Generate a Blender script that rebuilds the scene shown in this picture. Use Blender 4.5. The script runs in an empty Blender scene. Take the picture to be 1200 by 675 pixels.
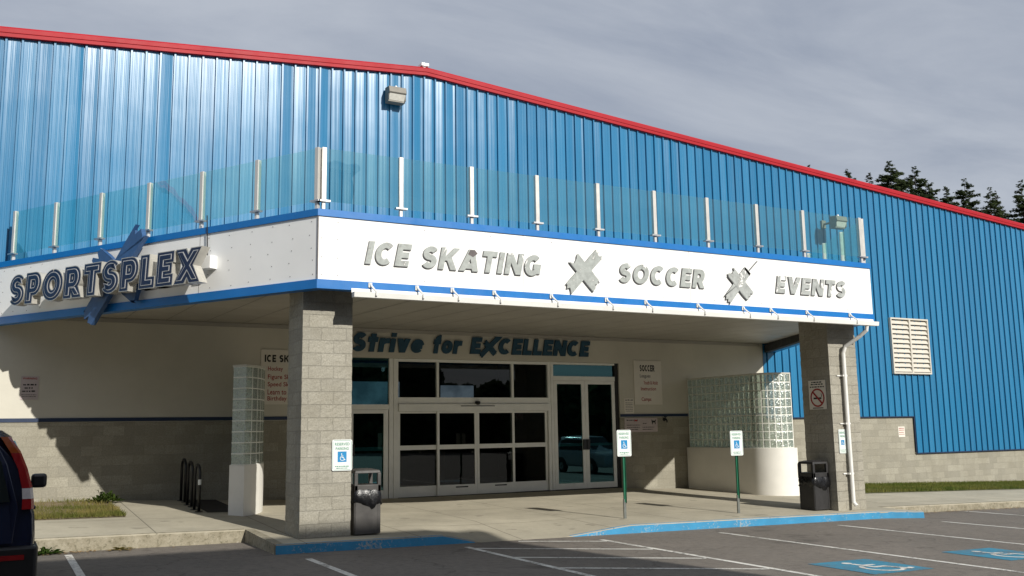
import bpy, bmesh, math, random
from mathutils import Vector, Matrix
rnd = random.Random(7)
S = bpy.context.scene
COL = S.collection
V3 = Vector
ORG = {}

# ------------------------------------------------------------------ helpers
def interp(x, xs, ys):
    if x <= xs[0]: return ys[0]
    for i in range(1, len(xs)):
        if x <= xs[i]:
            t = (x - xs[i-1]) / (xs[i] - xs[i-1]); return ys[i-1] + t * (ys[i] - ys[i-1])
    return ys[-1]

def tag(o, label=None, cat=None, group=None, kind=None):
    if label: o['label'] = label
    if cat: o['category'] = cat
    if group: o['group'] = group
    if kind: o['kind'] = kind
    return o

def thing(name, loc, label, cat, group=None):
    o = bpy.data.objects.new(name, None); COL.objects.link(o)
    o.location = loc; o.empty_display_size = .2; ORG[o] = V3(loc)
    return tag(o, label, cat, group)

class MB:
    def __init__(s): s.v = []; s.f = []; s.smooth = False
    def add(s, vs, fs):
        n = len(s.v); s.v += [V3(p) for p in vs]; s.f += [tuple(i + n for i in f) for f in fs]; return s
    def box(s, x0, x1, y0, y1, z0, z1):
        vs = [(x0,y0,z0),(x1,y0,z0),(x1,y1,z0),(x0,y1,z0),(x0,y0,z1),(x1,y0,z1),(x1,y1,z1),(x0,y1,z1)]
        return s.add(vs, [(3,2,1,0),(4,5,6,7),(0,1,5,4),(1,2,6,5),(2,3,7,6),(3,0,4,7)])
    def obox(s, c, u, v, w, a, b, d):
        c, u, v, w = V3(c), V3(u), V3(v), V3(w)
        vs = [c + u*a*i + v*b*j + w*d*k for k in (-.5,.5) for (i,j) in ((-.5,-.5),(.5,-.5),(.5,.5),(-.5,.5))]
        return s.add(vs, [(3,2,1,0),(4,5,6,7),(0,1,5,4),(1,2,6,5),(2,3,7,6),(3,0,4,7)])
    def prism(s, poly, o, u, v, n, d0, d1):
        o, u, v, n = V3(o), V3(u), V3(v), V3(n); k = len(poly)
        vs = [o + u*x + v*y + n*d0 for x, y in poly] + [o + u*x + v*y + n*d1 for x, y in poly]
        return s.add(vs, [tuple(range(k))[::-1], tuple(range(k, 2*k))] + [(i, (i+1) % k, (i+1) % k + k, i + k) for i in range(k)])
    def tube(s, pts, r, n=8, cap=True):
        pts = [V3(p) for p in pts]; rs = r if isinstance(r, (list, tuple)) else [r]*len(pts)
        vs = []; prev = None
        for i, p in enumerate(pts):
            d = (pts[min(i+1, len(pts)-1)] - pts[max(i-1, 0)]).normalized()
            if prev is None:
                a = d.cross(V3((0,0,1)));
                if a.length < .1: a = d.cross(V3((1,0,0)))
            else: a = prev - d*prev.dot(d)
            a.normalize(); prev = a; b = d.cross(a)
            for k in range(n):
                t = 2*math.pi*k/n; vs.append(p + (a*math.cos(t) + b*math.sin(t))*rs[i])
        fs = [(i*n+k, i*n+(k+1) % n, (i+1)*n+(k+1) % n, (i+1)*n+k) for i in range(len(pts)-1) for k in range(n)]
        if cap: fs += [tuple(range(n))[::-1], tuple((len(pts)-1)*n + k for k in range(n))]
        return s.add(vs, fs)
    def lathe(s, prof, c, axis='z', n=24):
        c = V3(c); vs = []
        for r, h in prof:
            for k in range(n):
                t = 2*math.pi*k/n; a, b = r*math.cos(t), r*math.sin(t)
                vs.append(c + (V3((a,b,h)) if axis == 'z' else V3((a,h,b)) if axis == 'y' else V3((h,a,b))))
        fs = [(i*n+k, i*n+(k+1) % n, (i+1)*n+(k+1) % n, (i+1)*n+k) for i in range(len(prof)-1) for k in range(n)]
        fs += [tuple(range(n))[::-1], tuple((len(prof)-1)*n + k for k in range(n))]
        return s.add(vs, fs)
    def build(s, name, mat, parent=None, bevel=0, smooth=None, subsurf=0, recalc=True):
        me = bpy.data.meshes.new(name)
        if parent is not None: org = ORG[parent]
        else:
            xs = [p.x for p in s.v]; ys = [p.y for p in s.v]; zs = [p.z for p in s.v]
            org = V3(((min(xs)+max(xs))/2, (min(ys)+max(ys))/2, min(zs)))
        me.from_pydata([p - org for p in s.v], [], s.f)
        if recalc:
            b = bmesh.new(); b.from_mesh(me); bmesh.ops.recalc_face_normals(b, faces=b.faces); b.to_mesh(me); b.free()
        me.materials.append(mat)
        o = bpy.data.objects.new(name, me); COL.objects.link(o)
        if parent is not None: o.parent = parent
        else: o.location = org
        ORG[o] = org
        if s.smooth if smooth is None else smooth:
            for p in me.polygons: p.use_smooth = True
        if bevel:
            m = o.modifiers.new('bevel', 'BEVEL'); m.width = bevel; m.segments = 2; m.limit_method = 'ANGLE'; m.angle_limit = .7
        if subsurf:
            m = o.modifiers.new('sub', 'SUBSURF'); m.levels = subsurf; m.render_levels = subsurf
        return o

def copy_tree(o, parent=None):
    c = o.copy(); COL.objects.link(c)
    if parent is not None: c.parent = parent
    for ch in o.children: copy_tree(ch, c)
    return c

def struct(name, mb, mat, **k):
    return tag(mb.build(name, mat, **k), kind='structure')

# ------------------------------------------------------------------ materials
class N:
    def __init__(s, name):
        s.m = bpy.data.materials.new(name); s.m.use_nodes = True; s.t = s.m.node_tree; s.t.nodes.clear()
        s.out = s.t.nodes.new('ShaderNodeOutputMaterial'); s._pos = None
    def n(s, typ, ins=None, **props):
        x = s.t.nodes.new('ShaderNode' + typ)
        for k, v in props.items(): setattr(x, k, v)
        for k, v in (ins or {}).items(): s.set(x, k, v)
        return x
    def set(s, node, key, v):
        sock = node.inputs[key]
        if isinstance(v, bpy.types.NodeSocket): s.t.links.new(v, sock)
        elif isinstance(v, bpy.types.Node): s.t.links.new(v.outputs[0], sock)
        else:
            if hasattr(sock, 'default_value') and not isinstance(v, (int, float)) and len(v) == 3 and len(sock.default_value) == 4: v = (*v, 1)
            sock.default_value = v
    def pos(s):
        if s._pos is None: s._pos = s.n('NewGeometry').outputs['Position']
        return s._pos
    def math(s, op, a, b=0.0, c=0.0): return s.n('Math', {0: a, 1: b, 2: c}, operation=op).outputs[0]
    def sep(s, v): return s.n('SeparateXYZ', {0: v}).outputs
    def comb(s, x, y, z): return s.n('CombineXYZ', {0: x, 1: y, 2: z}).outputs[0]
    def noise(s, scale, detail=4, rough=.55, vec=None, dist=0.0):
        return s.n('TexNoise', {'Vector': vec if vec is not None else s.pos(), 'Scale': scale, 'Detail': detail, 'Roughness': rough, 'Distortion': dist}).outputs['Fac']
    def ramp(s, f, a, b, lo=0.0, hi=1.0):
        return s.n('MapRange', {'Value': f, 'From Min': a, 'From Max': b, 'To Min': lo, 'To Max': hi}, clamp=True).outputs[0]
    def mix(s, f, a, b):
        x = s.n('Mix', None, data_type='RGBA'); s.set(x, 0, f); s.set(x, 6, a); s.set(x, 7, b); return x.outputs[2]
    def bump(s, h, strength=.3, dist=.01, nrm=None):
        d = {'Height': h, 'Strength': strength, 'Distance': dist}
        if nrm is not None: d['Normal'] = nrm
        return s.n('Bump', d).outputs[0]
    def bsdf(s, col, rough=.5, **k):
        ins = {'Base Color': col, 'Roughness': rough}; ins.update(k)
        return s.n('BsdfPrincipled', ins)
    def done(s, sh, disp=None):
        s.t.links.new(sh.outputs[0] if isinstance(sh, bpy.types.Node) else sh, s.out.inputs['Surface']); return s.m

def mul(c, k): return tuple(min(1, x*k) for x in c)

def surf(name, col, rough=.5, var=.12, scale=3.0, bump=0.0, bscale=60, metal=0.0, spec=.5, col2=None):
    q = N(name)
    f = q.ramp(q.noise(scale, 6, .6), .3, .7)
    c = q.mix(f, mul(col, 1-var), col2 if col2 else mul(col, 1+var))
    fine = q.noise(bscale, 3)
    k = {'Metallic': metal, 'Specular IOR Level': spec}
    if bump: k['Normal'] = q.bump(fine, bump, .004)
    return q.done(q.bsdf(c, q.ramp(q.noise(scale*2.3, 4), .3, .7, max(.02, rough-.07), min(1, rough+.07)), **k))

def block_mat(name, col, mortar, w=.406, h=.203, zoff=0.0, xoff=0.0, var=.16, rough_bump=.5, stain=.5):
    q = N(name); x, y, z = q.sep(q.pos())
    u = q.math('ADD', q.math('ADD', x, y), xoff); v = q.math('ADD', z, zoff)
    vec = q.comb(u, v, 0.0)
    b = q.n('TexBrick', {'Vector': vec, 'Color1': mul(col, 1-var), 'Color2': mul(col, 1+var), 'Mortar': mortar, 'Scale': 1.0,
            'Mortar Size': .006, 'Mortar Smooth': .25, 'Brick Width': w, 'Row Height': h}, offset=.5)
    n1 = q.noise(1.1, 6, .65); n2 = q.noise(38, 5, .7); n3 = q.noise(7, 4)
    c = q.mix(q.ramp(n2, .35, .70, 0, .75), b.outputs['Color'], mul(col, .55))
    c = q.mix(q.ramp(n1, .42, .72, 0, stain), c, mul((col[0]*.8, col[1]*.77, col[2]*.7), .75))
    # damp streaks running down the face
    st = q.noise(1.0, 4, .6, q.comb(q.math('MULTIPLY', u, 3.0), q.math('MULTIPLY', v, .35), 0.0))
    c = q.mix(q.ramp(st, .6, .75, 0, stain*.8), c, mul(col, .45))
    hgt = q.math('ADD', q.math('MULTIPLY', b.outputs['Fac'], -1.0), q.math('ADD', q.math('MULTIPLY', n2, 1.1), q.math('MULTIPLY', n3, .4)))
    return q.done(q.bsdf(c, .92, Normal=q.bump(hgt, rough_bump, .012), **{'Specular IOR Level': .2}))

def siding_mat():
    q = N('blue_metal_siding'); x, y, z = q.sep(q.pos())
    cell = q.math('FLOOR', q.math('DIVIDE', q.math('ADD', x, .0), .305))
    wn = q.n('TexWhiteNoise', {'W': cell}, noise_dimensions='1D').outputs['Value']
    base = q.mix(wn, (.016, .152, .310), (.022, .182, .355))
    streak = q.noise(1.0, 5, .65, q.comb(q.math('MULTIPLY', x, 13.0), 0.0, q.math('MULTIPLY', z, .07)))
    base = q.mix(q.ramp(streak, .48, .8, 0, .28), base, (.045, .225, .38))
    grime = q.noise(1.0, 5, .6, q.comb(q.math('MULTIPLY', x, 1.4), 0.0, q.math('MULTIPLY', z, .3)))
    base = q.mix(q.ramp(grime, .55, .8, 0, .3), base, (.018, .12, .23))
    # rain streaks under the eave and dark side-lap shadow are left to geometry
    rough = q.math('ADD', q.ramp(streak, .3, .7, .20, .27), q.ramp(q.noise(1.2, 3), .3, .7, -.01, .03))
    wave = q.noise(1.0, 3, .5, q.comb(q.math('MULTIPLY', x, 3.2), 0.0, q.math('MULTIPLY', z, .16)))
    mic = q.noise(1.0, 3, .6, q.comb(q.math('MULTIPLY', x, 40.0), 0.0, q.math('MULTIPLY', z, .15)))
    nb = q.bump(q.math('ADD', wave, q.math('MULTIPLY', mic, .035)), .34, .035)
    return q.done(q.bsdf(base, rough, Normal=nb, **{'Specular IOR Level': .76}))

def asphalt_mat():
    q = N('worn_asphalt')
    n1 = q.noise(.35, 6, .6); n2 = q.noise(9, 5, .7); n3 = q.noise(170, 3, .7)
    vor = q.n('TexVoronoi', {'Vector': q.pos(), 'Scale': 95.0}).outputs
    c = q.mix(q.ramp(n1, .3, .7), (.150, .133, .113), (.200, .176, .150))
    c = q.mix(q.ramp(n2, .45, .75, 0, .6), c, (.07, .062, .055))
    c = q.mix(q.ramp(n3, .56, .74, 0, .75), c, (.42, .38, .33))
    c = q.mix(q.ramp(n3, .30, .40, .6, 0), c, (.03, .028, .026))
    oil = q.noise(.8, 3, .5)
    c = q.mix(q.ramp(oil, .64, .74, 0, .55), c, (.045, .04, .037))
    # hairline cracks
    cr = q.n('TexVoronoi', {'Vector': q.n('VectorMath', {0: q.pos(), 1: q.n('TexNoise', {'Vector': q.pos(), 'Scale': 2.0}).outputs['Color']}, operation='ADD').outputs[0], 'Scale': .33}, feature='DISTANCE_TO_EDGE').outputs['Distance']
    c = q.mix(q.ramp(cr, .0, .010, .38, 0), c, (.03, .027, .025))
    h = q.math('ADD', q.math('MULTIPLY', vor['Distance'], .6), n3)
    return q.done(q.bsdf(c, .9, Normal=q.bump(h, .55, .008), **{'Specular IOR Level': .25}))

def concrete_mat(name, col, joint=True):
    q = N(name); x, y, z = q.sep(q.pos())
    n1 = q.noise(.8, 7, .65); n2 = q.noise(14, 5, .7); n3 = q.noise(120, 3)
    c = q.mix(q.ramp(n1, .3, .72), mul(col, .74), mul(col, 1.1))
    c = q.mix(q.ramp(n2, .5, .78, 0, .4), c, mul(col, .62))
    c = q.mix(q.ramp(n3, .55, .75, 0, .35), c, mul(col, 1.35))
    sp = q.noise(2.6, 2, .4)
    c = q.mix(q.ramp(sp, .69, .73, 0, .5), c, mul(col, .4))
    h = q.math('ADD', q.math('MULTIPLY', n3, .5), n2)
    if joint:
        gx = q.math('ABSOLUTE', q.math('SUBTRACT', q.math('FRACT', q.math('DIVIDE', q.math('ADD', x, .45), 1.83)), .5))
        gy = q.math('ABSOLUTE', q.math('SUBTRACT', q.math('FRACT', q.math('DIVIDE', q.math('ADD', y, .35), 2.44)), .5))
        g = q.math('MAXIMUM', q.ramp(gx, .0035, .0075, 1, 0), q.ramp(gy, .0025, .0055, 1, 0))
        c = q.mix(q.math('MULTIPLY', g, .75), c, mul(col, .3))
        h = q.math('SUBTRACT', h, q.math('MULTIPLY', g, 2.0))
    return q.done(q.bsdf(c, .88, Normal=q.bump(h, .35, .006), **{'Specular IOR Level': .25}))

def paint_mat(name, col, under, wear=(.52, .66), rough=.7):
    q = N(name)
    w = q.math('ADD', q.math('MULTIPLY', q.noise(22, 6, .75), .6), q.math('MULTIPLY', q.noise(1.7, 4, .6), .4))
    f = q.ramp(w, wear[0], wear[1])
    c = q.mix(q.ramp(q.noise(4, 5), .3, .7), mul(col, .86), mul(col, 1.08))
    c = q.mix(f, c, under)
    return q.done(q.bsdf(c, rough, Normal=q.bump(q.noise(150, 3), .4, .004)))

def glass_mat(name, tint, refl=(1, 1, 1), f0=.04, rough=.0, ripple=0.0):
    q = N(name)
    g = q.n('NewGeometry').outputs
    d = q.math('ABSOLUTE', q.n('VectorMath', {0: g['Normal'], 1: g['Incoming']}, operation='DOT_PRODUCT').outputs['Value'])
    fr = q.math('ADD', f0, q.math('MULTIPLY', 1 - f0, q.math('POWER', q.math('SUBTRACT', 1.0, d), 5.0)))
    k = {'Color': refl, 'Roughness': rough}
    if ripple: k['Normal'] = q.bump(q.noise(1.2, 2, .4), ripple, .05)
    return q.done(q.n('MixShader', {0: fr, 1: q.n('BsdfTransparent', {'Color': tint}), 2: q.n('BsdfGlossy', k)}))

def glassblock_mat():
    q = N('glass_block'); 
    nb = q.bump(q.noise(26, 3, .6, None, .8), .7, .02)
    tr = q.n('BsdfTransparent', {'Color': (.78, .86, .80)})
    gl = q.n('BsdfGlossy', {'Color': (.95, 1, .97), 'Roughness': .16, 'Normal': nb})
    df = q.n('BsdfTranslucent', {'Color': (.90, .95, .88), 'Normal': nb})
    d2 = q.n('BsdfDiffuse', {'Color': (.74, .80, .72), 'Normal': nb})
    md = q.n('MixShader', {0: .5, 1: df, 2: d2})
    a = q.n('MixShader', {0: q.ramp(q.noise(30, 2, .5), .35, .65, .22, .52), 1: tr, 2: md})
    fr = q.n('Fresnel', {'IOR': 1.5, 'Normal': nb})
    return q.done(q.n('MixShader', {0: q.math('ADD', fr, .10), 1: a, 2: gl}))

def peel_mat(name, film, under, lo, hi):
    q = N(name); x, y, z = q.sep(q.pos())
    n = q.math('ADD', q.noise(5.5, 5, .6, None, .5), q.math('MULTIPLY', q.math('SUBTRACT', z, 2.82), .22))
    f = q.ramp(n, lo, hi)
    c = q.mix(q.ramp(q.noise(9, 5, .65), .32, .68), mul(film, .74), mul(film, 1.14))
    edge = q.math('MULTIPLY', q.ramp(n, lo - .035, lo), q.ramp(n, hi, hi + .02, 1, 0))
    c = q.mix(f, c, under); c = q.mix(q.math('MULTIPLY', edge, .45), c, (.12, .11, .10))
    return q.done(q.bsdf(c, .55))

M = {}
M['siding'] = siding_mat()
M['asphalt'] = asphalt_mat()
M['pave'] = concrete_mat('pavement_concrete', (.45, .41, .315))
def kerb_mat():
    q = N('weathered_kerb')
    a = q.noise(3.2, 6, .7); b = q.noise(17, 5, .7); g = q.noise(90, 3)
    c = q.mix(q.ramp(a, .35, .65), (.20, .175, .115), (.36, .325, .245))
    c = q.mix(q.ramp(b, .52, .66, 0, .8), c, (.10, .09, .05)); c = q.mix(q.ramp(b, .28, .40, .7, 0), c, (.52, .49, .41)); c = q.mix(q.ramp(g, .55, .75, 0, .4), c, (.45, .42, .35))
    return q.done(q.bsdf(c, .92, Normal=q.bump(q.math('ADD', b, g), .7, .012)))
M['kerb'] = kerb_mat()
M['block'] = block_mat('grey_block', (.37, .348, .282), (.325, .305, .245), zoff=.0)
M['pillar'] = block_mat('pillar_block', (.405, .382, .318), (.36, .34, .285), zoff=1.6, xoff=.135, rough_bump=1.0, stain=.5, var=.10)
M['white'] = surf('white_fascia', (.86, .86, .84), .45, .03, 1.2)
M['stucco'] = surf('cream_stucco', (.58, .555, .475), .85, .07, .9, .35, 50)
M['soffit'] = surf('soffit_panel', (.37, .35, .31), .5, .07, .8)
M['navytrim'] = surf('navy_stripe', (.010, .026, .070), .5, .12, 3)
M['bluetrim'] = surf('blue_trim', (.003, .150, .460), .38, .07, 2)
M['red'] = surf('red_trim', (.37, .012, .020), .5, .08, 1.0, spec=.25)
M['alu'] = surf('white_aluminium', (.84, .85, .81), .42, .05, 3, metal=.0)
M['rail'] = surf('rail_metal', (.62, .60, .56), .35, .05, 3, metal=.35)
M['steel'] = surf('bare_steel', (.55, .55, .55), .35, .1, 6, metal=.9)
M['gutter'] = surf('white_gutter', (.78, .77, .73), .4, .06, 2)
M['roof'] = surf('roof_sheet', (.45, .45, .44), .5, .08, 1)
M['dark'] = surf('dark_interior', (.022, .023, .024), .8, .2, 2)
M['black'] = surf('black_plastic', (.012, .012, .013), .42, .2, 5, .15)
M['bagmat'] = surf('black_bag', (.006, .006, .007), .30, .3, 9, 1.0, 45)
M['binmat'] = surf('black_bin', (.022, .021, .021), .5, .25, 5, .3, 120)
M['binmat2'] = surf('faded_bin', (.058, .054, .050), .55, .25, 5, .3, 120)
M['green'] = surf('green_post', (.012, .115, .060), .4, .15, 4)
M['signwhite'] = surf('sign_white', (.74, .76, .74), .4, .04, 6)
M['signboard'] = surf('board_cream', (.72, .68, .60), .6, .04, 3)
M['signpink'] = surf('board_pink', (.50, .43, .42), .6, .06, 8)
M['signgreen'] = surf('sign_green', (.05, .26, .16), .5, .05, 8)
M['signblue'] = surf('sign_blue', (.008, .22, .48), .45, .05, 8)
M['inkblack'] = surf('ink_black', (.012, .012, .012), .6, .05, 8)
M['inkred'] = surf('ink_red', (.33, .025, .022), .6, .08, 8)
M['inkgrey'] = surf('ink_grey', (.13, .12, .12), .7, .1, 8)
M['teal'] = surf('teal_letters', (.010, .060, .105), .45, .15, 5)
M['navy'] = surf('navy_letters', (.010, .017, .050), .35, .15, 5)
M['emblem'] = surf('emblem_blue', (.035, .090, .215), .4, .15, 6)
M['letteredge'] = surf('letter_return', (.50, .48, .43), .32, .12, 5, metal=.25)
M['neon'] = surf('neon_tube', (.50, .50, .50), .2, .05, 8)
M['film1'] = peel_mat('grey_film_worn', (.36, .385, .365), (.72, .73, .70), .635, .65)
M['film2'] = peel_mat('grey_film_peeled', (.38, .40, .385), (.76, .77, .74), .60, .62)
M['filmdark'] = surf('grey_film_dark', (.10, .085, .085), .6, .2, 8)
M['edgegrey'] = surf('letter_side', (.10, .10, .10), .5, .2, 8)
M['louver'] = surf('louver_beige', (.58, .545, .47), .5, .06, 4)
M['lamp'] = surf('lamp_housing', (.20, .185, .155), .5, .12, 10)
M['lens'] = surf('lamp_lens', (.60, .58, .52), .15, .1, 14)
M['rack'] = surf('rack_black', (.010, .010, .011), .4, .2, 6)
M['darkpatch'] = surf('dark_ground', (.018, .015, .012), .95, .4, 8, 1.0, 30)
M['dirt'] = surf('dry_earth', (.20, .155, .085), .95, .25, 5, .8, 40)
M['dirtg'] = surf('green_earth', (.10, .10, .035), .95, .25, 5, .8, 40)
M['line'] = paint_mat('white_road_paint', (.68, .66, .60), (.13, .115, .098), (.50, .60))
M['bluekerb'] = paint_mat('blue_kerb_paint', (.030, .235, .430), (.36, .36, .33), (.545, .62))
M['bluelot'] = paint_mat('blue_road_paint', (.030, .215, .330), (.11, .10, .09), (.50, .64))
M['glassdoor'] = glass_mat('door_glass', (.30, .34, .34), (.95, 1, 1), .035)
M['glassteal'] = glass_mat('tinted_door_glass', (.10, .24, .25), (.40, .90, .95), .085)
M['glassrail'] = glass_mat('railing_glass', (.83, .955, .93), (.80, 1, .97), .085, 0, .10)
M['gblock'] = glassblock_mat()
M['mortar'] = surf('glass_block_mortar', (.80, .80, .74), .6, .1, 8)
M['screenwhite'] = surf('painted_render', (.74, .72, .66), .6, .05, 2, .25, 60)

def foliage_mat(name, a, b):
    q = N(name)
    rn = q.n('TexNoise', {'Vector': q.pos(), 'Scale': 1.3, 'Detail': 3}).outputs['Fac']
    c = q.mix(q.ramp(rn, .35, .65), a, b)
    c = q.mix(q.ramp(q.noise(40, 2), .3, .7, 0, .6), c, mul(a, .6))
    d = q.n('BsdfDiffuse', {'Color': c}); t = q.n('BsdfTranslucent', {'Color': c})
    return q.done(q.n('MixShader', {0: .3, 1: d, 2: t}))
M['grassmix'] = foliage_mat('grass_dry', (.14, .155, .04), (.34, .265, .10))
M['grassgreen'] = foliage_mat('grass_green', (.10, .14, .03), (.22, .21, .06))
M['weed'] = foliage_mat('weed_green', (.05, .09, .018), (.10, .13, .03))
M['needle'] = foliage_mat('fir_needles', (.075, .105, .048), (.130, .165, .075))
M['needle2'] = foliage_mat('fir_needles_pale', (.075, .085, .045), (.11, .11, .06))
M['bark'] = surf('bark', (.075, .055, .042), .95, .3, 4, .8, 12)

# ------------------------------------------------------------------ ground
YW, YF = 21.39, 14.4
WX = [-10, 2, 5, 8.5, 15, 15.75, 25, 33, 60]; WZ = [-1.1, -1.31, -1.44, -1.577, -1.60, -1.66, -1.94, -2.17, -2.8]
FX = [-10, 4.5, 16, 25, 33, 60]; FZ = [-1.42, -1.61, -1.80, -1.98, -2.19, -2.7]
def pave_z(X, Y):
    w = interp(X, WX, WZ); f = interp(X, FX, FZ); t = max(-.3, min(1.05, (Y-YF)/(YW-YF))); return f + (w-f)*t
def lot_z(X): return interp(X, FX, FZ) - .15

xs = sorted(set([-60, -30] + FX + [x*2.0 for x in range(-5, 26)]))
ys = [-60, -40, -25, -12, -4, 0, 4, 8, 10, 12, 14, 16, 18]
mb = MB(); mb.v = [V3((x, y, lot_z(x) - (0 if y <= 17 else .1))) for x in xs for y in ys]; ny = len(ys)
mb.f = [(i*ny+j, (i+1)*ny+j, (i+1)*ny+j+1, i*ny+j+1) for i in range(len(xs)-1) for j in range(ny-1)]
struct('parking_lot', mb, M['asphalt'])
mb = MB().add([(-900,-900,-3.3),(900,-900,-3.3),(900,900,-3.3),(-900,900,-3.3)], [(0,1,2,3)])
struct('ground', mb, M['dirtg'])

def ramp_dip(X, Y):
    a = 0
    if 6.35 < X < 7.0: a = (X-6.35)/.65
    elif 7.0 <= X <= 8.6: a = 1
    elif 8.6 < X < 9.95: a = (9.95-X)/1.35
    t = max(0, min(1, (15.9-Y)/1.85)); return .142*a*t

def slab(name, xl, front, ynum=8, back=21.36, sides=True):
    mb = MB(); k = ynum
    for X in xl:
        fy = front(X)
        for j in range(k):
            Y = fy + (back-fy)*(j/(k-1))**1.4
            mb.v.append(V3((X, Y, pave_z(X, Y) - ramp_dip(X, Y))))
    for i in range(len(xl)-1):
        for j in range(k-1): mb.f.append((i*k+j, (i+1)*k+j, (i+1)*k+j+1, i*k+j+1))
    n0 = len(mb.v)
    for i, X in enumerate(xl): p = mb.v[i*k]; mb.v.append(V3((p.x, p.y, p.z-.3)))
    for i in range(len(xl)-1): mb.f.append((i*k, n0+i, n0+i+1, (i+1)*k))
    for i in (0, len(xl)-1):
        n1 = len(mb.v)
        for j in range(k): p = mb.v[i*k+j]; mb.v.append(V3((p.x, p.y, p.z-.3)))
        for j in range(k-1): mb.f.append((i*k+j, i*k+j+1, n1+j+1, n1+j))
    return struct(name, mb, M['pave'])
slab('pavement', [-60, -30, -10, -5, -2, 0, 1, 2, 3, 3.66], lambda X: 15.95 if X > -1 else 15.95, 7)
fr_mid = lambda X: 14.05 if X < 16.3 else 14.05 - .35*((X-16.3)/.95)**1.5
midx = [3.662, 4.5, 5, 5.7, 6.35, 6.5, 6.7, 6.85, 7.0, 7.4, 7.8, 8.2, 8.6, 8.9, 9.2, 9.5, 9.8, 9.95, 10.5, 12, 13, 14, 15, 15.75, 16, 16.3, 16.6, 16.9, 17.25]
slab('pavement', midx, fr_mid, 12)
slab('pavement', [17.252, 18, 19, 20, 22, 25, 28, 33, 40, 60], lambda X: 14.75, 7)

def kerb(name, xl, front, mat, top=.13, h=.16, end=True, out=.004):
    mb = MB(); n = len(xl)
    for X in xl:
        fy = front(X); zt = pave_z(X, fy) - ramp_dip(X, fy)
        zb = lot_z(X) - .02
        wob = rnd.uniform(-.004, .004)
        for (dy, z) in ((-out - .012, zb), (-out + wob*.5, min(zt-.02, zt-.02) if zt-.02 > zb else zb+.001), (.018, zt + .004), (top + rnd.uniform(-.012, .012), zt + .004)):
            mb.v.append(V3((X, fy + dy, z)))
    for i in range(n-1):
        for j in range(3): mb.f.append((i*4+j, (i+1)*4+j, (i+1)*4+j+1, i*4+j+1))
    if end: mb.f += [(0,1,2,3), tuple((n-1)*4+j for j in (3,2,1,0))]
    return struct(name, mb, mat)
def fr(a, b, s): 
    k = max(2, int(abs(b-a)/s)+1); return [a + (b-a)*i/(k-1) for i in range(k)]
kerb('blue_kerb', fr(3.668, 6.9, .18), fr_mid, M['bluekerb'], .03)
kerb('blue_kerb', fr(8.72, 17.25, .18), fr_mid, M['bluekerb'], .05)
kerb('grey_kerb', fr(-20, 3.66, .5), lambda X: 15.95, M['kerb'], .15)
kerb('grey_kerb', fr(17.254, 45, .5), lambda X: 14.75, M['kerb'], .15)
# return faces of the kerb where the walk steps out
mb = MB(); 
for (x, y0, y1, sgn) in ((3.662, 14.05, 15.95, -1),):
    mb.add([(x-.008, y0, lot_z(x)-.02), (x-.008, y1, lot_z(x)-.02), (x-.004, y1, pave_z(x,y1)+.004), (x-.004, y0, pave_z(x,y0)+.004), (x+.14, y0+.1, pave_z(x,y0)+.004), (x+.14, y1, pave_z(x,y1)+.004)], [(0,1,2,3), (3,2,5,4)])
struct('kerb_return', mb, M['kerb'])

# painted markings
def strip(mb, p0, p1, w, n=14, z=.004):
    p0, p1 = V3((*p0, 0)), V3((*p1, 0)); d = (p1-p0).normalized(); s = V3((-d.y, d.x, 0))*w/2
    b = len(mb.v)
    for i in range(n+1):
        p = p0 + (p1-p0)*i/n
        for q in (p-s, p+s): mb.v.append(V3((q.x, q.y, lot_z(q.x) + z)))
    mb.f += [(b+2*i, b+2*i+2, b+2*i+3, b+2*i+1) for i in range(n)]
for X, y0, y1 in ((-1.52, 15.6, 9), (1.02, 15.55, 9.6), (3.95, 13.35, 7.8), (6.51, 13.55, 7.6), (8.93, 13.42, 7.5), (11.43, 13.38, 7.4), (14.39, 13.38, 7.3), (16.85, 12.95, 7.2), (19.76, 14.55, 7.6), (22.3, 14.5, 7.6)):
    mb = MB(); strip(mb, (X, y0), (X, y1), .10); struct('stall_line', mb, M['line'])
for a, b in (((6.46, 13.36), (8.86, 11.92)), ((6.46, 12.12), (8.86, 10.68)), ((6.46, 10.88), (8.86, 9.44)), ((6.46, 9.64), (8.86, 8.2)), ((7.6, 13.86), (8.87, 13.17))):
    mb = MB(); strip(mb, a, b, .09, 8); struct('aisle_line', mb, M['line'])

def isa_strokes(s):
    # wheelchair symbol as centre-lines in a unit box, (x right, y up)
    arc = [(.02 + .27*math.cos(math.radians(a)), -.20 + .27*math.sin(math.radians(a))) for a in range(130, 345, 15)]
    return [([(-.06, .22), (-.02, -.10), (.18, -.10), (.30, -.40), (.40, -.36)], .085*s), (arc, .07*s), ([(-.04, .10), (.16, .08)], .06*s)]
def isa(mb, o, u, v, n, s, d0, d1):
    o, u, v, n = V3(o), V3(u), V3(v), V3(n)
    for pl, w in isa_strokes(s):
        for i in range(len(pl)-1):
            a = V3((*pl[i], 0))*s; b = V3((*pl[i+1], 0))*s; d = (b-a).normalized(); m = (a+b)/2; q = V3((-d.y, d.x, 0))
            L = (b-a).length + w*.6; e = [m - d*L/2 - q*w/2, m + d*L/2 - q*w/2, m + d*L/2 + q*w/2, m - d*L/2 + q*w/2]
            mb.prism([(p.x, p.y) for p in e], o, u, v, n, d0 + i*.00012, d1 + i*.00012)
    mb.prism([(-.07*s + .075*s*math.cos(t*math.pi/6), .34*s + .075*s*math.sin(t*math.pi/6)) for t in range(12)], o, u, v, n, d0, d1)
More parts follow.
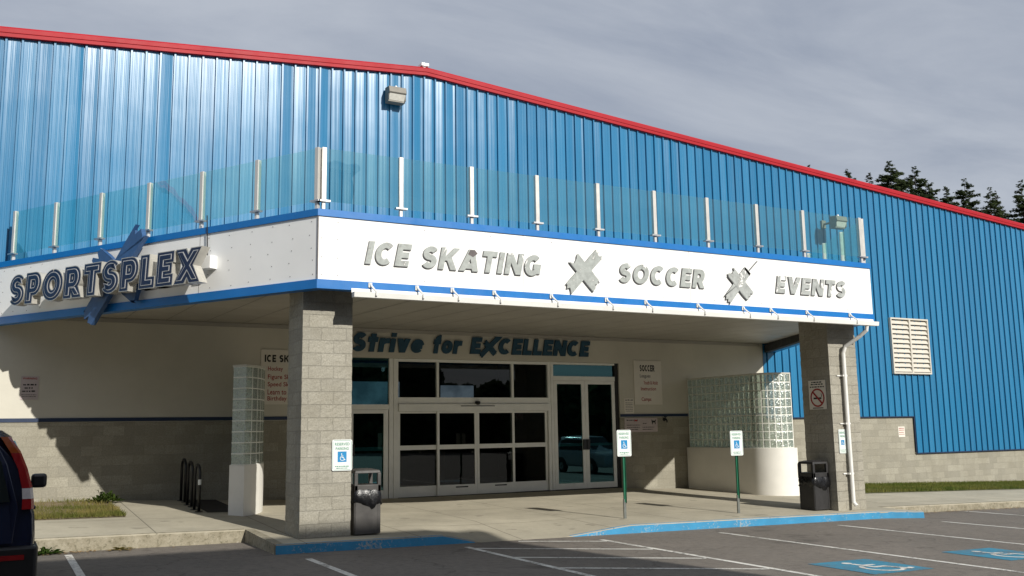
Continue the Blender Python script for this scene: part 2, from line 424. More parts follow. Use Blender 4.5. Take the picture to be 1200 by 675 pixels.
for cx, cy in ((10.2, 9.0), (12.92, 9.02), (15.6, 9.0)):
    slope = (lot_z(cx+.3) - lot_z(cx-.3))/.6; u = V3((1, 0, slope)).normalized(); n = u.cross(V3((0, 1, 0))); n = n if n.z > 0 else -n
    o = V3((cx, cy, lot_z(cx) + .003))
    mb = MB(); mb.prism([(-.55, -.55), (.55, -.55), (.55, .55), (-.55, .55)], o, u, (0, 1, 0), n, 0, .002)
    sq = struct('blue_stall_square', mb, M['bluelot'])
    mb = MB(); isa(mb, o, u, (0, 1, 0), n, .95, .0045, .0055); struct('wheelchair_marking', mb, M['line'])

# ------------------------------------------------------------------ grass
def blades(mb, x0, x1, y0, y1, n, zf, h=(.04, .11), keep=None):
    for _ in range(n):
        x = rnd.uniform(x0, x1); y = rnd.uniform(y0, y1)
        if keep and not keep(x, y): continue
        a = rnd.uniform(0, 6.28); w = rnd.uniform(.004, .010); H = rnd.uniform(*h); z = zf(x, y)
        lx, ly = rnd.uniform(-.05, .05), rnd.uniform(-.05, .05); c, s = math.cos(a)*w, math.sin(a)*w
        mb.add([(x-c, y-s, z-.01), (x+c, y+s, z-.01), (x+lx, y+ly, z+H)], [(0, 1, 2)])
def bed(name, mat, poly, dz=.03, nx=8):
    x0, x1, y0, y1 = poly; mb = MB()
    xl = fr(x0, x1, 1.0); yl = fr(y0, y1, .5); k = len(yl)
    for x in xl:
        for j, y in enumerate(yl):
            e = 0 if j in (0, k-1) or x in (xl[0], xl[-1]) else dz
            mb.v.append(V3((x, y, pave_z(x, y) + .006 + e + (rnd.uniform(0, .02) if e else 0))))
    mb.f = [(i*k+j, (i+1)*k+j, (i+1)*k+j+1, i*k+j+1) for i in range(len(xl)-1) for j in range(k-1)]
    return struct(name, mb, mat)
bed('grass_bed', M['dirt'], (-12, 2.1, 18.3, 21.36))
bed('grass_bed', M['dirtg'], (18.9, 45, 18.15, 21.36))
bed('dark_patch', M['darkpatch'], (3.58, 4.25, 18.7, 21.36), .02)  # near-black patch of ground beside the bike hoops
mb = MB()
gz = lambda x, y: pave_z(x, y) + .03
blades(mb, -2.5, 2.1, 18.3, 21.3, 15000, gz, (.03, .085), lambda x, y: rnd.random() < (1.0 if y < 20 else .28 + .2*math.sin(x*5)))
blades(mb, -2.5, 2.12, 18.28, 18.75, 2600, gz, (.03, .09))
tag(mb.build('grass', M['grassmix'], recalc=False), kind='stuff')
mb = MB(); blades(mb, 18.9, 34, 18.15, 21.3, 42000, gz, (.04, .10)); tag(mb.build('grass', M['grassgreen'], recalc=False), kind='stuff')
def weed(name, x, y, z, r, n, label, h=.16, mat='weed'):
    mb = MB()
    for _ in range(n):
        a = rnd.uniform(0, 6.28); d = r*math.sqrt(rnd.random()); px, py = x + d*math.cos(a), y + d*math.sin(a)*.7
        b = rnd.uniform(0, 6.28); w = rnd.uniform(.012, .03); L = rnd.uniform(.04, .09); H = rnd.uniform(.01, h)*(1.1-d/r)
        mb.add([(px, py, z+H*.3), (px+math.cos(b)*L-math.sin(b)*w, py+math.sin(b)*L+math.cos(b)*w, z+H), (px+math.cos(b)*L*1.7, py+math.sin(b)*L*1.7, z+H*.9), (px+math.cos(b)*L+math.sin(b)*w, py+math.sin(b)*L-math.cos(b)*w, z+H)], [(0,1,2,3)])
    return tag(mb.build(name, M[mat], recalc=False), label, 'weed')
weed('weed_clump', 1.98, 20.9, pave_z(2, 20.9)+.02, .3, 260, 'leafy green weed at the corner of the dry grass patch by the block wall', .28)
weed('weed_clump', .72, 15.84, lot_z(.7)+.01, .22, 160, 'low weeds growing out of the kerb joint beside the dark blue car', .10)
weed('weed_clump', 1.75, 15.86, lot_z(1.7)+.005, .16, 60, 'sparse dry weeds at the foot of the grey kerb beside a stall line', .05, 'grassmix')
mb = MB()
for _ in range(420):
    x = rnd.gauss(.9, .7) if rnd.random() < .4 else rnd.uniform(17.4, 24); y = (15.93 if x < 5 else 14.72) - abs(rnd.gauss(0, .16)); s = rnd.uniform(.012, .03); a = rnd.uniform(0, 6.28); z = lot_z(x)+.006
    mb.add([(x+math.cos(a+k)*s, y+math.sin(a+k)*s, z+rnd.uniform(0, .012)) for k in (0, 1.4, 3.1, 4.6)], [(0,1,2,3)])
tag(mb.build('leaf_litter', surf('leaf_litter', (.26, .17, .075), .9, .5, 20), recalc=False), kind='stuff')

# ------------------------------------------------------------------ text
_tc = {}
def glyphs(txt, offset=0.0, shear=0.0, extrude=0.0, outline=0.0, space=1.0, bevel=0.0):
    key = (txt, offset, shear, extrude, outline, space, bevel)
    if key in _tc: return _tc[key]
    cu = bpy.data.curves.new('t', 'FONT'); cu.body = txt; cu.size = 1; cu.offset = offset; cu.shear = shear; cu.extrude = extrude
    cu.space_character = space; cu.space_line = 1.0; cu.resolution_u = 5
    if outline: cu.fill_mode = 'NONE'; cu.bevel_depth = outline; cu.bevel_resolution = 1
    ob = bpy.data.objects.new('t', cu); COL.objects.link(ob)
    dg = bpy.context.evaluated_depsgraph_get(); dg.update()
    me = bpy.data.meshes.new_from_object(ob.evaluated_get(dg))
    r = ([v.co.copy() for v in me.vertices], [tuple(p.vertices) for p in me.polygons])
    bpy.data.objects.remove(ob); bpy.data.curves.remove(cu); bpy.data.meshes.remove(me)
    _tc[key] = r; return r
def text(mb, txt, o, u, n, x0, x1, z0, z1, d, ref=None, **k):
    """letters of txt fitted to x0..x1 along u and z0..z1 up, their middle plane d out from o along n"""
    vs, fs = glyphs(txt, **k)
    rv = glyphs(*ref[0], **ref[1])[0] if ref else vs
    ax, bx = min(v.x for v in rv), max(v.x for v in rv); ay, by = min(v.y for v in rv), max(v.y for v in rv)
    o, u, n = V3(o), V3(u), V3(n)
    sx = (x1-x0)/(bx-ax); sy = (z1-z0)/(by-ay)
    mb.add([o + u*(x0 + (v.x-ax)*sx) + V3((0, 0, z0 + (v.y-ay)*sy)) + n*(d + v.z) for v in vs], fs)
    return mb
FU, FN = V3((1, 0, 0)), V3((0, -1, 0))

def letter_strokes(ch, w):
    """a heavy block alphabet: (advance width, [('L', centre line) or ('D', diagonal with level ends)])"""
    h = w/2; t, b = 1-h, h
    def ell(cx, cy, rx, ry, a0, a1, n=14): return [(cx + rx*math.cos(math.radians(a0 + (a1-a0)*i/n)), cy + ry*math.sin(math.radians(a0 + (a1-a0)*i/n))) for i in range(n+1)]
    L = lambda *p: ('L', list(p)); D = lambda a, c: ('D', [a, c])
    g = h*1.08
    if ch == 'I': return w, [L((h, 0), (h, 1))]
    if ch == 'E': return .62, [L((h, 0), (h, 1)), L((0, t), (.62, t)), L((0, .5), (.57, .5)), L((0, b), (.62, b))]
    if ch == 'L': return .58, [L((h, 0), (h, 1)), L((0, b), (.58, b))]
    if ch == 'T': return .70, [L((0, t), (.70, t)), L((.35, 0), (.35, 1))]
    if ch == 'N': return .84, [L((h, 0), (h, 1)), L((.84-h, 0), (.84-h, 1)), D((g, 1), (.84-g, 0))]
    if ch == 'V': return .88, [D((g, 1), (.44, 0)), D((.88-g, 1), (.44, 0))]
    if ch == 'A': return .92, [D((.46, 1), (g, 0)), D((.46, 1), (.92-g, 0)), L((.24, .24), (.68, .24))]
    if ch == 'X': return .90, [D((g, 1), (.90-g, 0)), D((.90-g, 1), (g, 0))]
    if ch == 'K': return .86, [L((h, 0), (h, 1)), D((.86-g, 1), (w*.95, .40)), D((w*1.45, .62), (.86-g, 0))]
    if ch in 'PR':
        m = .42; r = (t-m)/2; o = [L((h, 0), (h, 1)), L(*([(0, t), (.40, t)] + ell(.40, m+r, .70-h-.40, r, 90, -90, 10)[1:] + [(0, m)]))]
        return (.70, o) if ch == 'P' else (.76, o + [D((.40, .42), (.76-g, 0))])
    if ch == 'C': return .80, [L(*ell(.42, .5, .42-h, .5-h, 48, 312, 20))]
    if ch == 'G': return .84, [L(*ell(.42, .5, .42-h, .5-h, 48, 322, 20)), L((.46, .44), (.84, .44)), L((.84-h, .10), (.84-h, .44))]
    if ch == 'O': return .90, [L(*(ell(.45, .5, .45-h, .5-h, 90, 451, 28)))]
    if ch == 'S':
        W = .68; rx = W/2 - h; ry = (t-.5)/2
        return W, [L(*(ell(W/2, .5+ry, rx, ry, 28, 270, 14) + ell(W/2, .5-ry, rx, ry, 90, -152, 14)[1:]))]
    X = .74
    if ch == 't': return .52, [L((.26, 0), (.26, .95)), L((0, X-h*.7), (.52, X-h*.7))]
    if ch == 'r': return .50, [L((h, 0), (h, X)), L(*ell(.46, X-h-.22, .46-h, .22, 160, 75, 6))]
    if ch == 'i': return w, [L((h, 0), (h, X-.02)), L((h, .82), (h, 1.03))]
    if ch == 'v': return .70, [D((g, X), (.35, 0)), D((.70-g, X), (.35, 0))]
    if ch == 'e': return .70, [L(*ell(.35, X/2, .35-h, X/2-h, 8, 318, 20)), L((h, X/2-.02), (.70-h*.6, X/2-.02))]
    if ch == 'o': return .72, [L(*ell(.36, X/2, .36-h, X/2-h, 90, 451, 24))]
    if ch == 'f': return .50, [L(*([(.22, 0), (.22, .70)] + ell(.42, .70, .20, 1-h*.8-.70, 180, 80, 6)[1:])), L((0, X-h*.7), (.48, X-h*.7))]
    return .34, []
def sign_word(mb, txt, o, u, n, x0, x1, z0, z1, d0, d1, w=.26, thin=0.0, shear=0.0, gap=.11, ztop=1.0, only=None):
    """txt in the heavy alphabet fitted to x0..x1 and z0..z1 on the plane (o, u, up), from d0 to d1 out along n; thin narrows every stroke about its centre line"""
    o, u, n = V3(o), V3(u), V3(n); pen = 0.0; items = []
    for j, ch in enumerate(txt):
        W_, st = letter_strokes(ch, w)
        if only is None or only == j: items += [(k, [(x+pen, y) for x, y in p]) for k, p in st]
        pen += W_ + gap
    W_ = pen - gap; sx = (x1 - x0 - shear*(z1-z0))/W_; sz = (z1-z0)/ztop
    P = lambda x, y, d: o + u*(x0 + x*sx + y*sz*shear) + V3((0, 0, z0 + y*sz)) + n*d
    hw = (w - thin)/2
    for i, (k, p) in enumerate(items):
        e = d1 + (i % 4)*.0004
        if k == 'D':
            (xa, ya), (xb, yb) = p; sg = 1 if ya > yb else -1; ya -= sg*thin/2; yb += sg*thin/2; q = hw*1.12
            ring = [(xa-q, ya), (xa+q, ya), (xb+q, yb), (xb-q, yb)]; quads = [(0, 1, 2, 3)]
        else:
            closed = (V3((*p[0], 0)) - V3((*p[-1], 0))).length < .02 and len(p) > 6; a, c = [], []; m = len(p)
            v = [V3((x, y, 0)) for x, y in p]
            if not closed and thin: v[0] = v[0] + (v[1]-v[0]).normalized()*thin/2; v[-1] = v[-1] + (v[-2]-v[-1]).normalized()*thin/2
            for j in range(m):
                t0 = (v[j]-v[j-1]).normalized() if j else None; t1 = (v[j+1]-v[j]).normalized() if j < m-1 else None
                t0 = t0 or t1; t1 = t1 or t0; t_ = (t0+t1).normalized(); nn = V3((-t_.y, t_.x, 0)); kk = 1/max(.5, t_.dot(t0)); a.append(v[j]+nn*hw*kk); c.append(v[j]-nn*hw*kk)
            ring = [(q.x, q.y) for q in a] + [(q.x, q.y) for q in c]; quads = [(j, j+1, m+j+1, m+j) for j in range(m-1)]
        nr = len(ring); vs = [P(x, y, e) for x, y in ring] + [P(x, y, d0) for x, y in ring]
        if k == 'D': loop = [0, 1, 2, 3]
        else: loop = list(range(m)) + list(range(2*m-1, m-1, -1))
        fs = list(quads) + [tuple(nr + i_ for i_ in q[::-1]) for q in quads] + [(loop[j], loop[(j+1) % len(loop)], loop[(j+1) % len(loop)]+nr, loop[j]+nr) for j in range(len(loop))]
        mb.add(vs, fs)
    return mb

def stroke(p0, p1, w, seed, rough=.35, taper=1.0):
    """a brush stroke as a polygon in 2D: straight long sides, ragged ends"""
    r = random.Random(seed); a, b = V3((*p0, 0)), V3((*p1, 0)); d = (b-a).normalized(); q = V3((-d.y, d.x, 0)); L = (b-a).length; pts = []
    for i in range(6): pts.append(a - q*w/2*taper + d*L*i/5 + q*r.uniform(-.03, .03)*w)
    for i in range(7): pts.append(b - q*w/2 + q*w*i/6 + d*r.uniform(-rough, rough*.5)*w)
    for i in range(6): pts.append(b + q*w/2 - d*L*i/5 + q*r.uniform(-.03, .03)*w)
    for i in range(7): pts.append(a + (q*w/2 - q*w*i/6)*taper + d*r.uniform(-rough*.5, rough)*w)
    return [(p.x, p.y) for p in pts]

# ------------------------------------------------------------------ the building
RX, RZ, SL, SR = 9.2, 9.08, .0835, .0765          # ridge position, ridge height, slopes
XL, XR = -24.0, 43.0
def roof_z(x): return RZ - (RX-x)*SL if x < RX else RZ - (x-RX)*SR
bld = thing('arena_building', (10, YW, -1.6), 'long blue ribbed metal arena with red roof edge and grey block base', 'building')
mb = MB()
def sid_bottom(x): return 2.5 if x < 20.28 else .238 if x < 26.78 else -.965
pr = []
k0 = int(XL/.305) - 1; k1 = int(XR/.305)
for k in range(k0, k1):
    x0 = .305*k + .01; tilt = rnd.gauss(0, .0075)
    for dx, y in ((-.046, .0), (-.044, .020), (-.030, .020), (-.027, .0), (-.019, -.036), (.019, -.036), (.030, .0), (.098, .0), (.106, -.004), (.124, -.004), (.132, 0), (.173, 0), (.181, -.004), (.199, -.004), (.207, 0)):
        yy = 21.372 + y + (tilt*(dx-.152)/.11 if .03 <= dx < .27 else 0)
        pr.append((x0 + dx, yy))
rows = 11
for i in range(len(pr)-1):
    (xa, ya), (xb, yb) = pr[i], pr[i+1]; m = (xa+xb)/2; zb = sid_bottom(m); ta, tb = roof_z(xa) - .02, roof_z(xb) - .02
    mb.add([(xa, ya, zb), (xb, yb, zb), (xb, yb, tb), (xa, ya, ta)], [(0, 1, 2, 3)])
mb.build('siding', M['siding'], bld, recalc=False)
# block base and stucco band
mb = MB().box(XL, 7.1, 21.40, 21.75, -3.2, .28).box(14.97, 20.28, 21.40, 21.75, -3.2, .28).box(20.283, 26.78, 21.40, 21.75, -3.2, .26).box(26.783, XR, 21.40, 21.75, -3.6, -.95)
mb.build('block_base', M['block'], bld)
mb = MB().box(XL, 7.1, 21.392, 21.75, .283, 2.75).box(14.97, 20.28, 21.392, 21.75, .283, 2.75).box(7.103, 14.967, 21.392, 21.75, 1.76, 2.75)
mb.build('stucco_wall', M['stucco'], bld)
mb = MB().box(XL, 7.1, 21.376, 21.391, .295, .372).box(14.97, 20.28, 21.376, 21.391, .295, .372)
mb.build('painted_stripe', M['navytrim'], bld)
mb = MB().box(20.29, 26.79, 21.335, 21.372, .205, .236).box(26.79, XR, 21.335, 21.372, -1.0, -.966).box(26.765, 26.79, 21.335, 21.372, -.966, .205)
mb.build('base_flashing', M['navytrim'], bld)
# red rake trim with a rolled top edge, both slopes
mb = MB()
for a, b in ((XL-.3, RX), (RX, XR+.3)):
    za, zb = roof_z(a), roof_z(b)
    for (y0, l0, y1, l1) in ((21.28, -.03, 21.27, .15), (21.27, .15, 21.31, .195), (21.31, .195, 21.55, .225), (21.28, -.03, 21.37, -.03), (21.275, .045, 21.262, .055), (21.262, .055, 21.275, .065)):
        mb.add([(a, y0, za+l0), (b, y0, zb+l0), (b, y1, zb+l1), (a, y1, za+l1)], [(0, 1, 2, 3)])
mb.build('roof_trim', M['red'], bld, recalc=False)
mb = MB()
prof = [(XL-.3, roof_z(XL-.3)+.1), (RX, RZ+.1), (XR+.3, roof_z(XR+.3)+.1), (XR+.3, roof_z(XR+.3)+.215), (RX, RZ+.215), (XL-.3, roof_z(XL-.3)+.215)]
mb.prism([(x, z) for x, z in prof], (0, 21.40, 0), (1, 0, 0), (0, 0, 1), (0, 1, 0), 0, 42)
mb.build('roof', M['roof'], bld)
mb = MB().tube([(RX-.06, 21.30, RZ+.24), (RX-.06, 63, RZ+.24)], .07, 8); mb.box(RX-.15, RX+.05, 21.26, 21.5, RZ+.21, RZ+.285); mb.build('ridge_cap', M['white'], bld)
mb = MB().add([(XL, 21.5, -3), (XL, 63, -3), (XL, 63, roof_z(XL)+.1), (XL, 21.5, roof_z(XL)+.1)], [(0,1,2,3)])
mb.add([(XR, 21.4, -3.6), (XR, 63, -3.6), (XR, 63, roof_z(XR)+.1), (XR, 21.4, roof_z(XR)+.1)], [(0,1,2,3)])
mb.add([(XL, 63, -3), (XR, 63, -3.6), (XR, 63, roof_z(XR)), (RX, 63, RZ), (XL, 63, roof_z(XL))], [(0,1,2,3,4)]); mb.build('side_wall', M['siding'], bld, recalc=False)
# louvre
lv = MB(); x0, x1, z0, z1 = 25.90, 27.76, 1.63, 3.50
lv.box(x0, x0+.05, 21.27, 21.36, z0, z1).box(x1-.05, x1, 21.27, 21.36, z0, z1).box(x0+.05, x1-.05, 21.27, 21.36, z0, z0+.05).box(x0+.05, x1-.05, 21.27, 21.36, z1-.05, z1).box((x0+x1)/2-.035, (x0+x1)/2+.035, 21.27, 21.36, z0+.05, z1-.05)
lv = lv.build('louver', M['louver'], bld)
mb = MB()
for i in range(11):
    z = z0 + .07 + i*(z1-z0-.12)/11; h = (z1-z0-.12)/11
    for a, b in ((x0+.05, (x0+x1)/2-.036), ((x0+x1)/2+.036, x1-.05)):
        mb.add([(a, 21.285, z), (b, 21.285, z), (b, 21.285, z+.02), (a, 21.285, z+.02), (a, 21.352, z+h*.86), (b, 21.352, z+h*.86), (b, 21.352, z+h*.70), (a, 21.352, z+h*.70)], [(0,1,2,3), (3,2,5,4), (0,7,6,1), (4,5,6,7)])
mb.build('slat', M['louver'], lv)
MB().add([(x0, 21.356, z0), (x1, 21.356, z0), (x1, 21.356, z1), (x0, 21.356, z1)], [(0,1,2,3)]).build('backing', M['dark'], lv)

# entrance glazing
DZ = -1.577
fr_ = MB()
ya, yb = 21.44, 21.56
for a, b, z0, z1 in ((7.10, 7.24, DZ, 1.755), (8.27, 8.37, DZ, 1.755), (8.385, 8.50, DZ, 1.755), (12.72, 12.80, DZ, 1.755), (12.81, 12.89, DZ, 1.755)): fr_.box(a, b, ya, yb, z0, z1)
fr_.box(8.37, 8.385, ya+.02, yb, DZ, 1.75).box(12.80, 12.81, ya+.02, yb, DZ, 1.75)
for a, b, z0, z1 in ((7.242, 8.268, .52, .645), (8.502, 12.718, 1.685, 1.755), (8.502, 12.718, .655, .815), (12.892, 14.858, 1.27, 1.39), (12.892, 14.858, 1.70, 1.755)): fr_.box(a, b, ya, yb, z0, z1)
fr_.box(8.502, 12.718, ya-.05, yb, .475, .652)
for x in (9.553, 11.665): fr_.box(x-.03, x+.03, ya+.003, yb, .818, 1.683)
frame = fr_.build('entrance_frame', M['alu'], bld, bevel=.004)
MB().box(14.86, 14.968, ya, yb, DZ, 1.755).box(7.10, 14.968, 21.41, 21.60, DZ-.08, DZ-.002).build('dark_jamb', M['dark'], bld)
for a, b, z0, z1, m in ((7.242, 8.268, .648, 1.75, 'glassteal'), (8.502, 9.52, .818, 1.683, 'glassdoor'), (9.585, 11.632, .818, 1.683, 'glassdoor'), (11.697, 12.718, .818, 1.683, 'glassdoor'), (12.892, 14.858, 1.392, 1.698, 'glassteal')):
    MB().add([(a, 21.50, z0), (b, 21.50, z0), (b, 21.50, z1), (a, 21.50, z1)], [(0,1,2,3)]).build('transom_glass', M[m], bld)
def door(x0, x1, z1, st, top, bot, mid, y, glass, bar=None, lock=None):
    m = MB(); d = .05; z0 = DZ + .004
    m.box(x0, x0+st, y, y+d, z0, z1).box(x1-st, x1, y, y+d, z0, z1).box(x0+st, x1-st, y, y+d, z1-top, z1).box(x0+st, x1-st, y, y+d, z0, z0+bot)
    if mid: m.box(x0+st, x1-st, y, y+d, mid[0], mid[1])
    o = m.build('door', M['alu'], bld, bevel=.003)
    MB().add([(x0+st, y+.025, z0+bot), (x1-st, y+.025, z0+bot), (x1-st, y+.025, z1-top), (x0+st, y+.025, z1-top)], [(0,1,2,3)]).build('glass', M[glass], o)
    if bar: MB().box(x0+st-.01, x1-st+.01, y+.052, y+.09, bar[0], bar[1]).build('push_bar', M['barteal'], o)
    if lock: MB().box(lock[0], lock[1], y-.05, y-.002, -.56, -.29).build('lock_box', M['black'], o, bevel=.008)
    return o
M['barteal'] = surf('push_bar_metal', (.50, .62, .62), .35, .05, 5, metal=.3)
door(7.26, 8.25, .515, .115, .085, .20, None, 21.45, 'glassteal', (-.45, -.36), (7.262, 7.40))
for i, (a, b, y) in enumerate(((8.512, 9.60, 21.50), (9.53, 10.618, 21.445), (10.624, 11.70, 21.445), (11.63, 12.71, 21.50))):
    d = door(a, b, .472, .062, .045, .25, (-.455, -.345), y, 'glassdoor')
    if i in (1, 2):
        xm = (a+b)/2 + .12; t = MB().box(xm-.17, xm+.17, y-.002, y-.0005, -1.395, -1.365); t.build('sticker', M['inkblack'], d)
door(12.90, 13.872, 1.265, .10, .085, .15, None, 21.45, 'glassteal', (-.46, -.39), (13.77, 13.868))
door(13.878, 14.85, 1.265, .10, .085, .15, None, 21.45, 'glassteal', (-.46, -.39), (13.882, 13.98))
# sensor over the sliding doors
MB().box(10.15, 11.1, 21.375, 21.39, .595, .61).lathe([(.06, 0), (.07, -.05), (.03, -.09)], (10.62, 21.385, .72), 'z', 12).build('door_sensor', M['black'], bld)
# dim lobby behind the glass
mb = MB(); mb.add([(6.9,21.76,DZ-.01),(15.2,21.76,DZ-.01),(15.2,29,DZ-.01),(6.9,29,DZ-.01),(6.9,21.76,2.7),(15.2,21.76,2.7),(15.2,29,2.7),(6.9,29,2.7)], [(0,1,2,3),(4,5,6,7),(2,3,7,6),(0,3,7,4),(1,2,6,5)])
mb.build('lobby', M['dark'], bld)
MB().box(9.4, 11.9, 26.2, 27, DZ, -.5).build('lobby_counter', surf('lobby_wood', (.10, .045, .03), .5, .2, 3), bld)
_q = N('lobby_glow'); lbm = _q.done(_q.n('Emission', {'Color': _q.mix(_q.ramp(_q.noise(1.5, 3), .4, .6), (.30, .38, .48), (.55, .66, .80)), 'Strength': .32}))
for q in ((9.6, 11.5, .75, 1.6), (13.0, 14.2, .7, 1.5)): MB().box(q[0], q[1], 28.9, 28.98, q[2], q[3]).build('lobby_glow_panel', lbm, bld)  # added glowing panels, stand in for pale reflections in the transom glass

# ------------------------------------------------------------------ the canopy
C1, C2 = V3((4.22, 14.03, 0)), V3((16.54, 14.03, 0))
LEN = 8.46
A0, D0 = V3((-.28, 21.36, 0)), C2 + V3((.5, .8660, 0))*LEN
PATH = [A0, C1, C2, D0]
def offset_path(d):
    ns = []
    for i in range(3):
        t = (PATH[i+1]-PATH[i]).normalized(); ns.append(V3((t.y, -t.x, 0)))       # outward: right-hand side when walking left to right
    out = [PATH[0] + V3((ns[0].x/abs(ns[0].x)*d/abs(ns[0].x), 0, 0)) if False else PATH[0] + ns[0]*d]
    for i in (1, 2):
        m = (ns[i-1] + ns[i]).normalized(); out.append(PATH[i] + m*(d/m.dot(ns[i])))
    out.append(PATH[3] + ns[2]*d); return out
def band(mb, z0, z1, d0, d1):
    a, b = offset_path(d0), offset_path(d1)
    for i in range(3):
        q = [a[i], a[i+1], b[i+1], b[i]]
        mb.add([V3((p.x, p.y, z0)) for p in q] + [V3((p.x, p.y, z1)) for p in q], [(0,1,2,3),(7,6,5,4),(0,4,5,1),(2,6,7,3)] + ([(3,7,4,0)] if i == 0 else []) + ([(1,5,6,2)] if i == 2 else []))
    return mb
can = thing('entrance_canopy', (10.4, 17, -1.6), 'white entrance canopy with blue edges on two block pillars', 'canopy')
band(MB(), 2.348, 3.352, -.16, 0).build('fascia', M['white'], can)
band(MB(), 3.352, 3.462, -.20, .022).build('top_trim', M['bluetrim'], can)
band(MB(), 2.205, 2.348, -.17, .022).build('bottom_trim', M['bluetrim'], can)
p = offset_path(-.18); q = offset_path(-.05)
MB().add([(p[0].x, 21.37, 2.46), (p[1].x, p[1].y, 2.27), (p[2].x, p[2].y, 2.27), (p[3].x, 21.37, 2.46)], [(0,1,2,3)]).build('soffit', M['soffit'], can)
MB().add([(q[0].x, 21.36, 3.40), (q[1].x, q[1].y, 3.40), (q[2].x, q[2].y, 3.40), (q[3].x, 21.36, 3.40)], [(0,1,2,3)]).build('deck', M['roof'], can)
# soffit seams and wall angle
mb = MB()
for x in [4.9 + 1.22*i for i in range(10)]: mb.box(x-.012, x+.012, 14.25, 14.26, 2.25, 2.26); 
mb = MB()
for i in range(26):
    x = -.2 + .82*i; yf = 14.25 if 4.3 < x < 16.4 else (14.3 + (4.2-x)*1.732 if x < 4.3 else 14.3 + (x-16.5)*1.732)
    if yf > 21: continue
    zf = 2.27 + .19*(yf-14.21)/7.16
    mb.add([(x-.008, yf, zf-.004), (x+.008, yf, zf-.004), (x+.008, 21.35, 2.456), (x-.008, 21.35, 2.456)], [(0,1,2,3)])
mb.build('soffit_seam', surf('seam_dark', (.16, .15, .135), .6, .1, 3), can, recalc=False)
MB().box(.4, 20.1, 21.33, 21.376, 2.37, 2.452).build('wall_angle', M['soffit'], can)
# screws and sheet joints on the fascia
UL = (C1 - A0).normalized(); NL = V3((UL.y, -UL.x, 0))
UR, NR = V3((.5, .866, 0)), V3((.866, -.5, 0))
MB().obox((C2 + D0)*.5 - NR*.30 + V3((0,0,2.30)), UR, NR, (0,0,1), 8.1, .16, .22).build('edge_beam', M['dark'], can)
mb = MB()
for s in [.12, .55, 1.0, 1.45, 1.9, 2.36, 6.9, 7.35, 7.8, 8.2]:
    for z in (2.42, 2.66, 2.86, 3.04, 3.27):
        c = C1 - UL*(s + rnd.uniform(-.05, .05)) + V3((0, 0, z + rnd.uniform(-.02, .02)))
        MB().prism([(.007*math.cos(t*1.047), .007*math.sin(t*1.047)) for t in range(6)], c, UL, (0,0,1), NL, 0, .006).build('screw', M['inkgrey'], can)
for s in [.06, .32] + [1.8 + 1.22*i for i in range(9)]:
    for z in (2.42, 3.27) if s > 1 else (2.42, 2.7, 3.0, 3.27):
        c = C1 + FU*s + V3((0, 0, z)); MB().prism([(.008*math.cos(t*1.047), .008*math.sin(t*1.047)) for t in range(6)], c, FU, (0,0,1), FN, 0, .005).build('screw', M['inkgrey'], can)
mb = MB().obox(C1 + V3((-.002, -.004, 2.85)), (1,0,0), (0,1,0), (0,0,1), .018, .018, 1.0)
mb.build('sheet_joint', M['inkgrey'], can)
for s in (3.66, 7.32): MB().obox(C1 + FU*s + V3((0, -.001, 2.85)), (1,0,0), (0,1,0), (0,0,1), .004, .003, 1.0).build('sheet_joint', M['inkgrey'], can)
mb = MB().obox(C1 - UL*2.62 + NL*.001 + V3((0,0,2.85)), UL, NL, (0,0,1), .006, .003, 1.0)
mb.build('sheet_joint', M['inkgrey'], can)
# gutter with straps and downpipe
g = MB(); gx0, gx1 = 4.76, 16.50
for (y0, z0, y1, z1) in ((13.86, 2.08, 13.845, 2.162), (13.86, 2.08, 13.97, 2.08), (13.97, 2.08, 13.995, 2.232), (13.845, 2.162, 13.862, 2.168), (13.862, 2.157, 13.872, 2.09), (13.872, 2.09, 13.965, 2.09)):
    g.add([(gx0, y0, z0), (gx1, y0, z0), (gx1, y1, z1), (gx0, y1, z1)], [(0,1,2,3)])
for x in (gx0, gx1): g.add([(x, 13.86, 2.08), (x, 13.97, 2.08), (x, 13.985, 2.162), (x, 13.845, 2.162)], [(0,1,2,3)])
gut = g.build('gutter', M['gutter'], can, recalc=False)
for x in (5.07, 5.87, 6.5, 7.28, 8.41, 9.57, 10.45, 11.68, 12.82, 13.55, 14.54, 15.79):
    m = MB(); m.tube([(x, 13.985, 2.33), (x+.01, 13.97, 2.285), (x+.03, 13.90, 2.22), (x+.05, 13.835, 2.172), (x+.05, 13.835, 2.11)], .017, 6); m.box(x-.03, x+.03, 13.988, 14.004, 2.26, 2.335); m.build('gutter_strap', M['gutter'], gut)
m = MB(); m.tube([(16.20, 13.92, 2.08), (16.20, 13.94, 1.98), (16.14, 14.08, 1.86), (16.00, 14.36, 1.66), (15.965, 14.40, 1.52), (15.965, 14.40, 0), (15.975, 14.40, -1.62), (15.985, 14.33, -1.70)], .042, 10)
for z in (1.02, -.0, -1.05): m.box(15.90, 16.03, 14.385, 14.47, z, z+.035); m.box(15.80, 15.90, 14.455, 14.475, z+.005, z+.03)
m.build('downpipe', M['gutter'], can, smooth=False)
